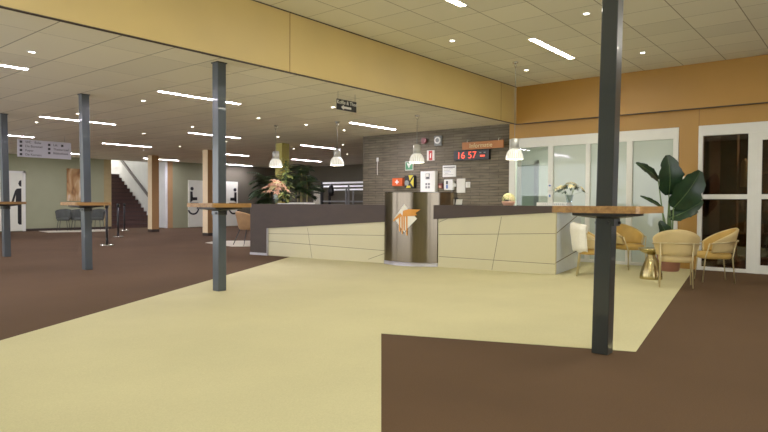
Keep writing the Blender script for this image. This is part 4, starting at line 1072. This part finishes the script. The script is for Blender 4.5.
# ------------------------------------------------------------------ back of the hall: lounge chairs, posts, tan chair, coat racks
gm, gl = M['grey_velvet'], M['grey_leg']
for x, y, rz, l in ((9.885, 24.05, -2.2, 'dark grey green lounge chair at left of the back wall group'), (10.42, 24.05, -2.3, 'dark grey green lounge chair in the middle, under the painting'), (11.16, 24.0, -2.4, 'dark grey green lounge chair right of the third column')):
    tub_chair('lounge_chair', l, 'chair', (x, y, .004), rz, 'dark lounge chairs by the back wall', gm, gm, gm, gl, rail=False, sc=(.84, .84, 1.03), top=.80, side=.70, splay=.01, seat_z=.44)
tub_chair('shell_chair', 'tan shell chair with thin dark legs behind the counter left end', 'chair', (10.0, 12.87, .004), rad(-10), None, M['tan_uph'], M['tan_uph'], M['tan_uph'], gl, rail=False, top=.86, side=.66, splay=.06, rim=M['tan_rim'], seat_z=.46, sc=1.03)
for x, y, l in ((7.37, 15.34, 'black barrier post nearest, right of the third column'), (9.4, 18.81, 'black barrier post in the middle of the three'), (11.62, 22.75, 'black barrier post farthest, at the foot of the stairs')):
    t = thing('barrier_post', l, 'barrier post', (x, y, 0), 0, 'black barrier posts by the stairs')
    b = MB(); b.lathe([(0, 0), (.16, 0), (.165, .012), (.15, .025), (.04, .04), (0, .04)], M['chrome'], 24); b.build('base', t)
    b = MB(); b.tube([(0, 0, .03), (0, 0, .98)], .033, M['black'], 12); b.build('post', t)
    b = MB(); b.lathe([(0, .96), (.04, .96), (.042, 1.05), (.03, 1.07), (0, 1.07)], M['black'], 14); b.box((.035, -.02, .98), (.055, .02, 1.04), M['chrome']); b.build('head', t)
for i, (x, y, zt, l) in enumerate(((17.35, 17.6, 1.97, 'black coat rack with white top rail, nearest of three'), (18.6, 18.9, 1.88, 'black coat rack with white top rail, middle of three'), (19.7, 19.5, 1.77, 'black coat rack with white top rail, farthest of three'))):
    t = thing('coat_rack', l, 'coat rack', (x, y, 0), 0, 'coat racks behind the counter')
    W_ = 3.2
    for yy in (-.02, -W_):
        b = MB(); b.box((-.04, yy - .04, 0), (.04, yy + .04, zt + .03), M['black'], .006); b.build('post', t)
    b = MB(); b.box((-.03, -1.53, 0), (.03, -1.47, zt - .09), M['grey'], .006); b.build('middle_post', t)
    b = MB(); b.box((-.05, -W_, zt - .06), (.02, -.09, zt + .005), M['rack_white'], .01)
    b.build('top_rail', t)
    b = MB(); b.box((-.02, -W_, 1.18), (.02, -.08, 1.23), M['grey']); b.build('lower_rail', t)
    b = MB(); b.box((-.03, -W_ + .04, .0), (.03, -.06, .05), M['black']); b.build('foot_bar', t)
b = MB(); b.lathe([(0, -.42), (.12, -.40), (.16, -.2), (.10, 0), (.03, .06), (0, .06)], M['black'], 14, sx=.6)
tag(b.build('bag', loc=(17.22, 16.95, 1.83)), 'black bag hanging on the nearest coat rack', 'bag')
b = MB(); b.box((19.2, 19.62, 0), (19.3, 20.02, 1.9), M['room_white'], .01); b.box((19.185, 19.65, .08), (19.2, 19.99, 1.85), M['pale_carpet'], .004)
tag(b.build('cabinet'), 'pale cabinet standing left of the coat racks', 'cabinet')

# ------------------------------------------------------------------ world and fill of the unseen window side
wd = bpy.data.worlds.new('world'); scene.world = wd; wd.use_nodes = True
bg = wd.node_tree.nodes['Background']; bg.inputs['Color'].default_value = (.95, .97, 1.0, 1); bg.inputs['Strength'].default_value = 3.2
scene.view_settings.view_transform = 'Standard'
scene.view_settings.look = 'None'
scene.view_settings.exposure = 0.22
scene.view_settings.gamma = 1.12
scene.cycles.max_bounces = 8; scene.cycles.diffuse_bounces = 5; scene.cycles.glossy_bounces = 4; scene.cycles.transparent_max_bounces = 12
scene.cycles.use_denoising = True
scene.cycles.sample_clamp_indirect = 6.0
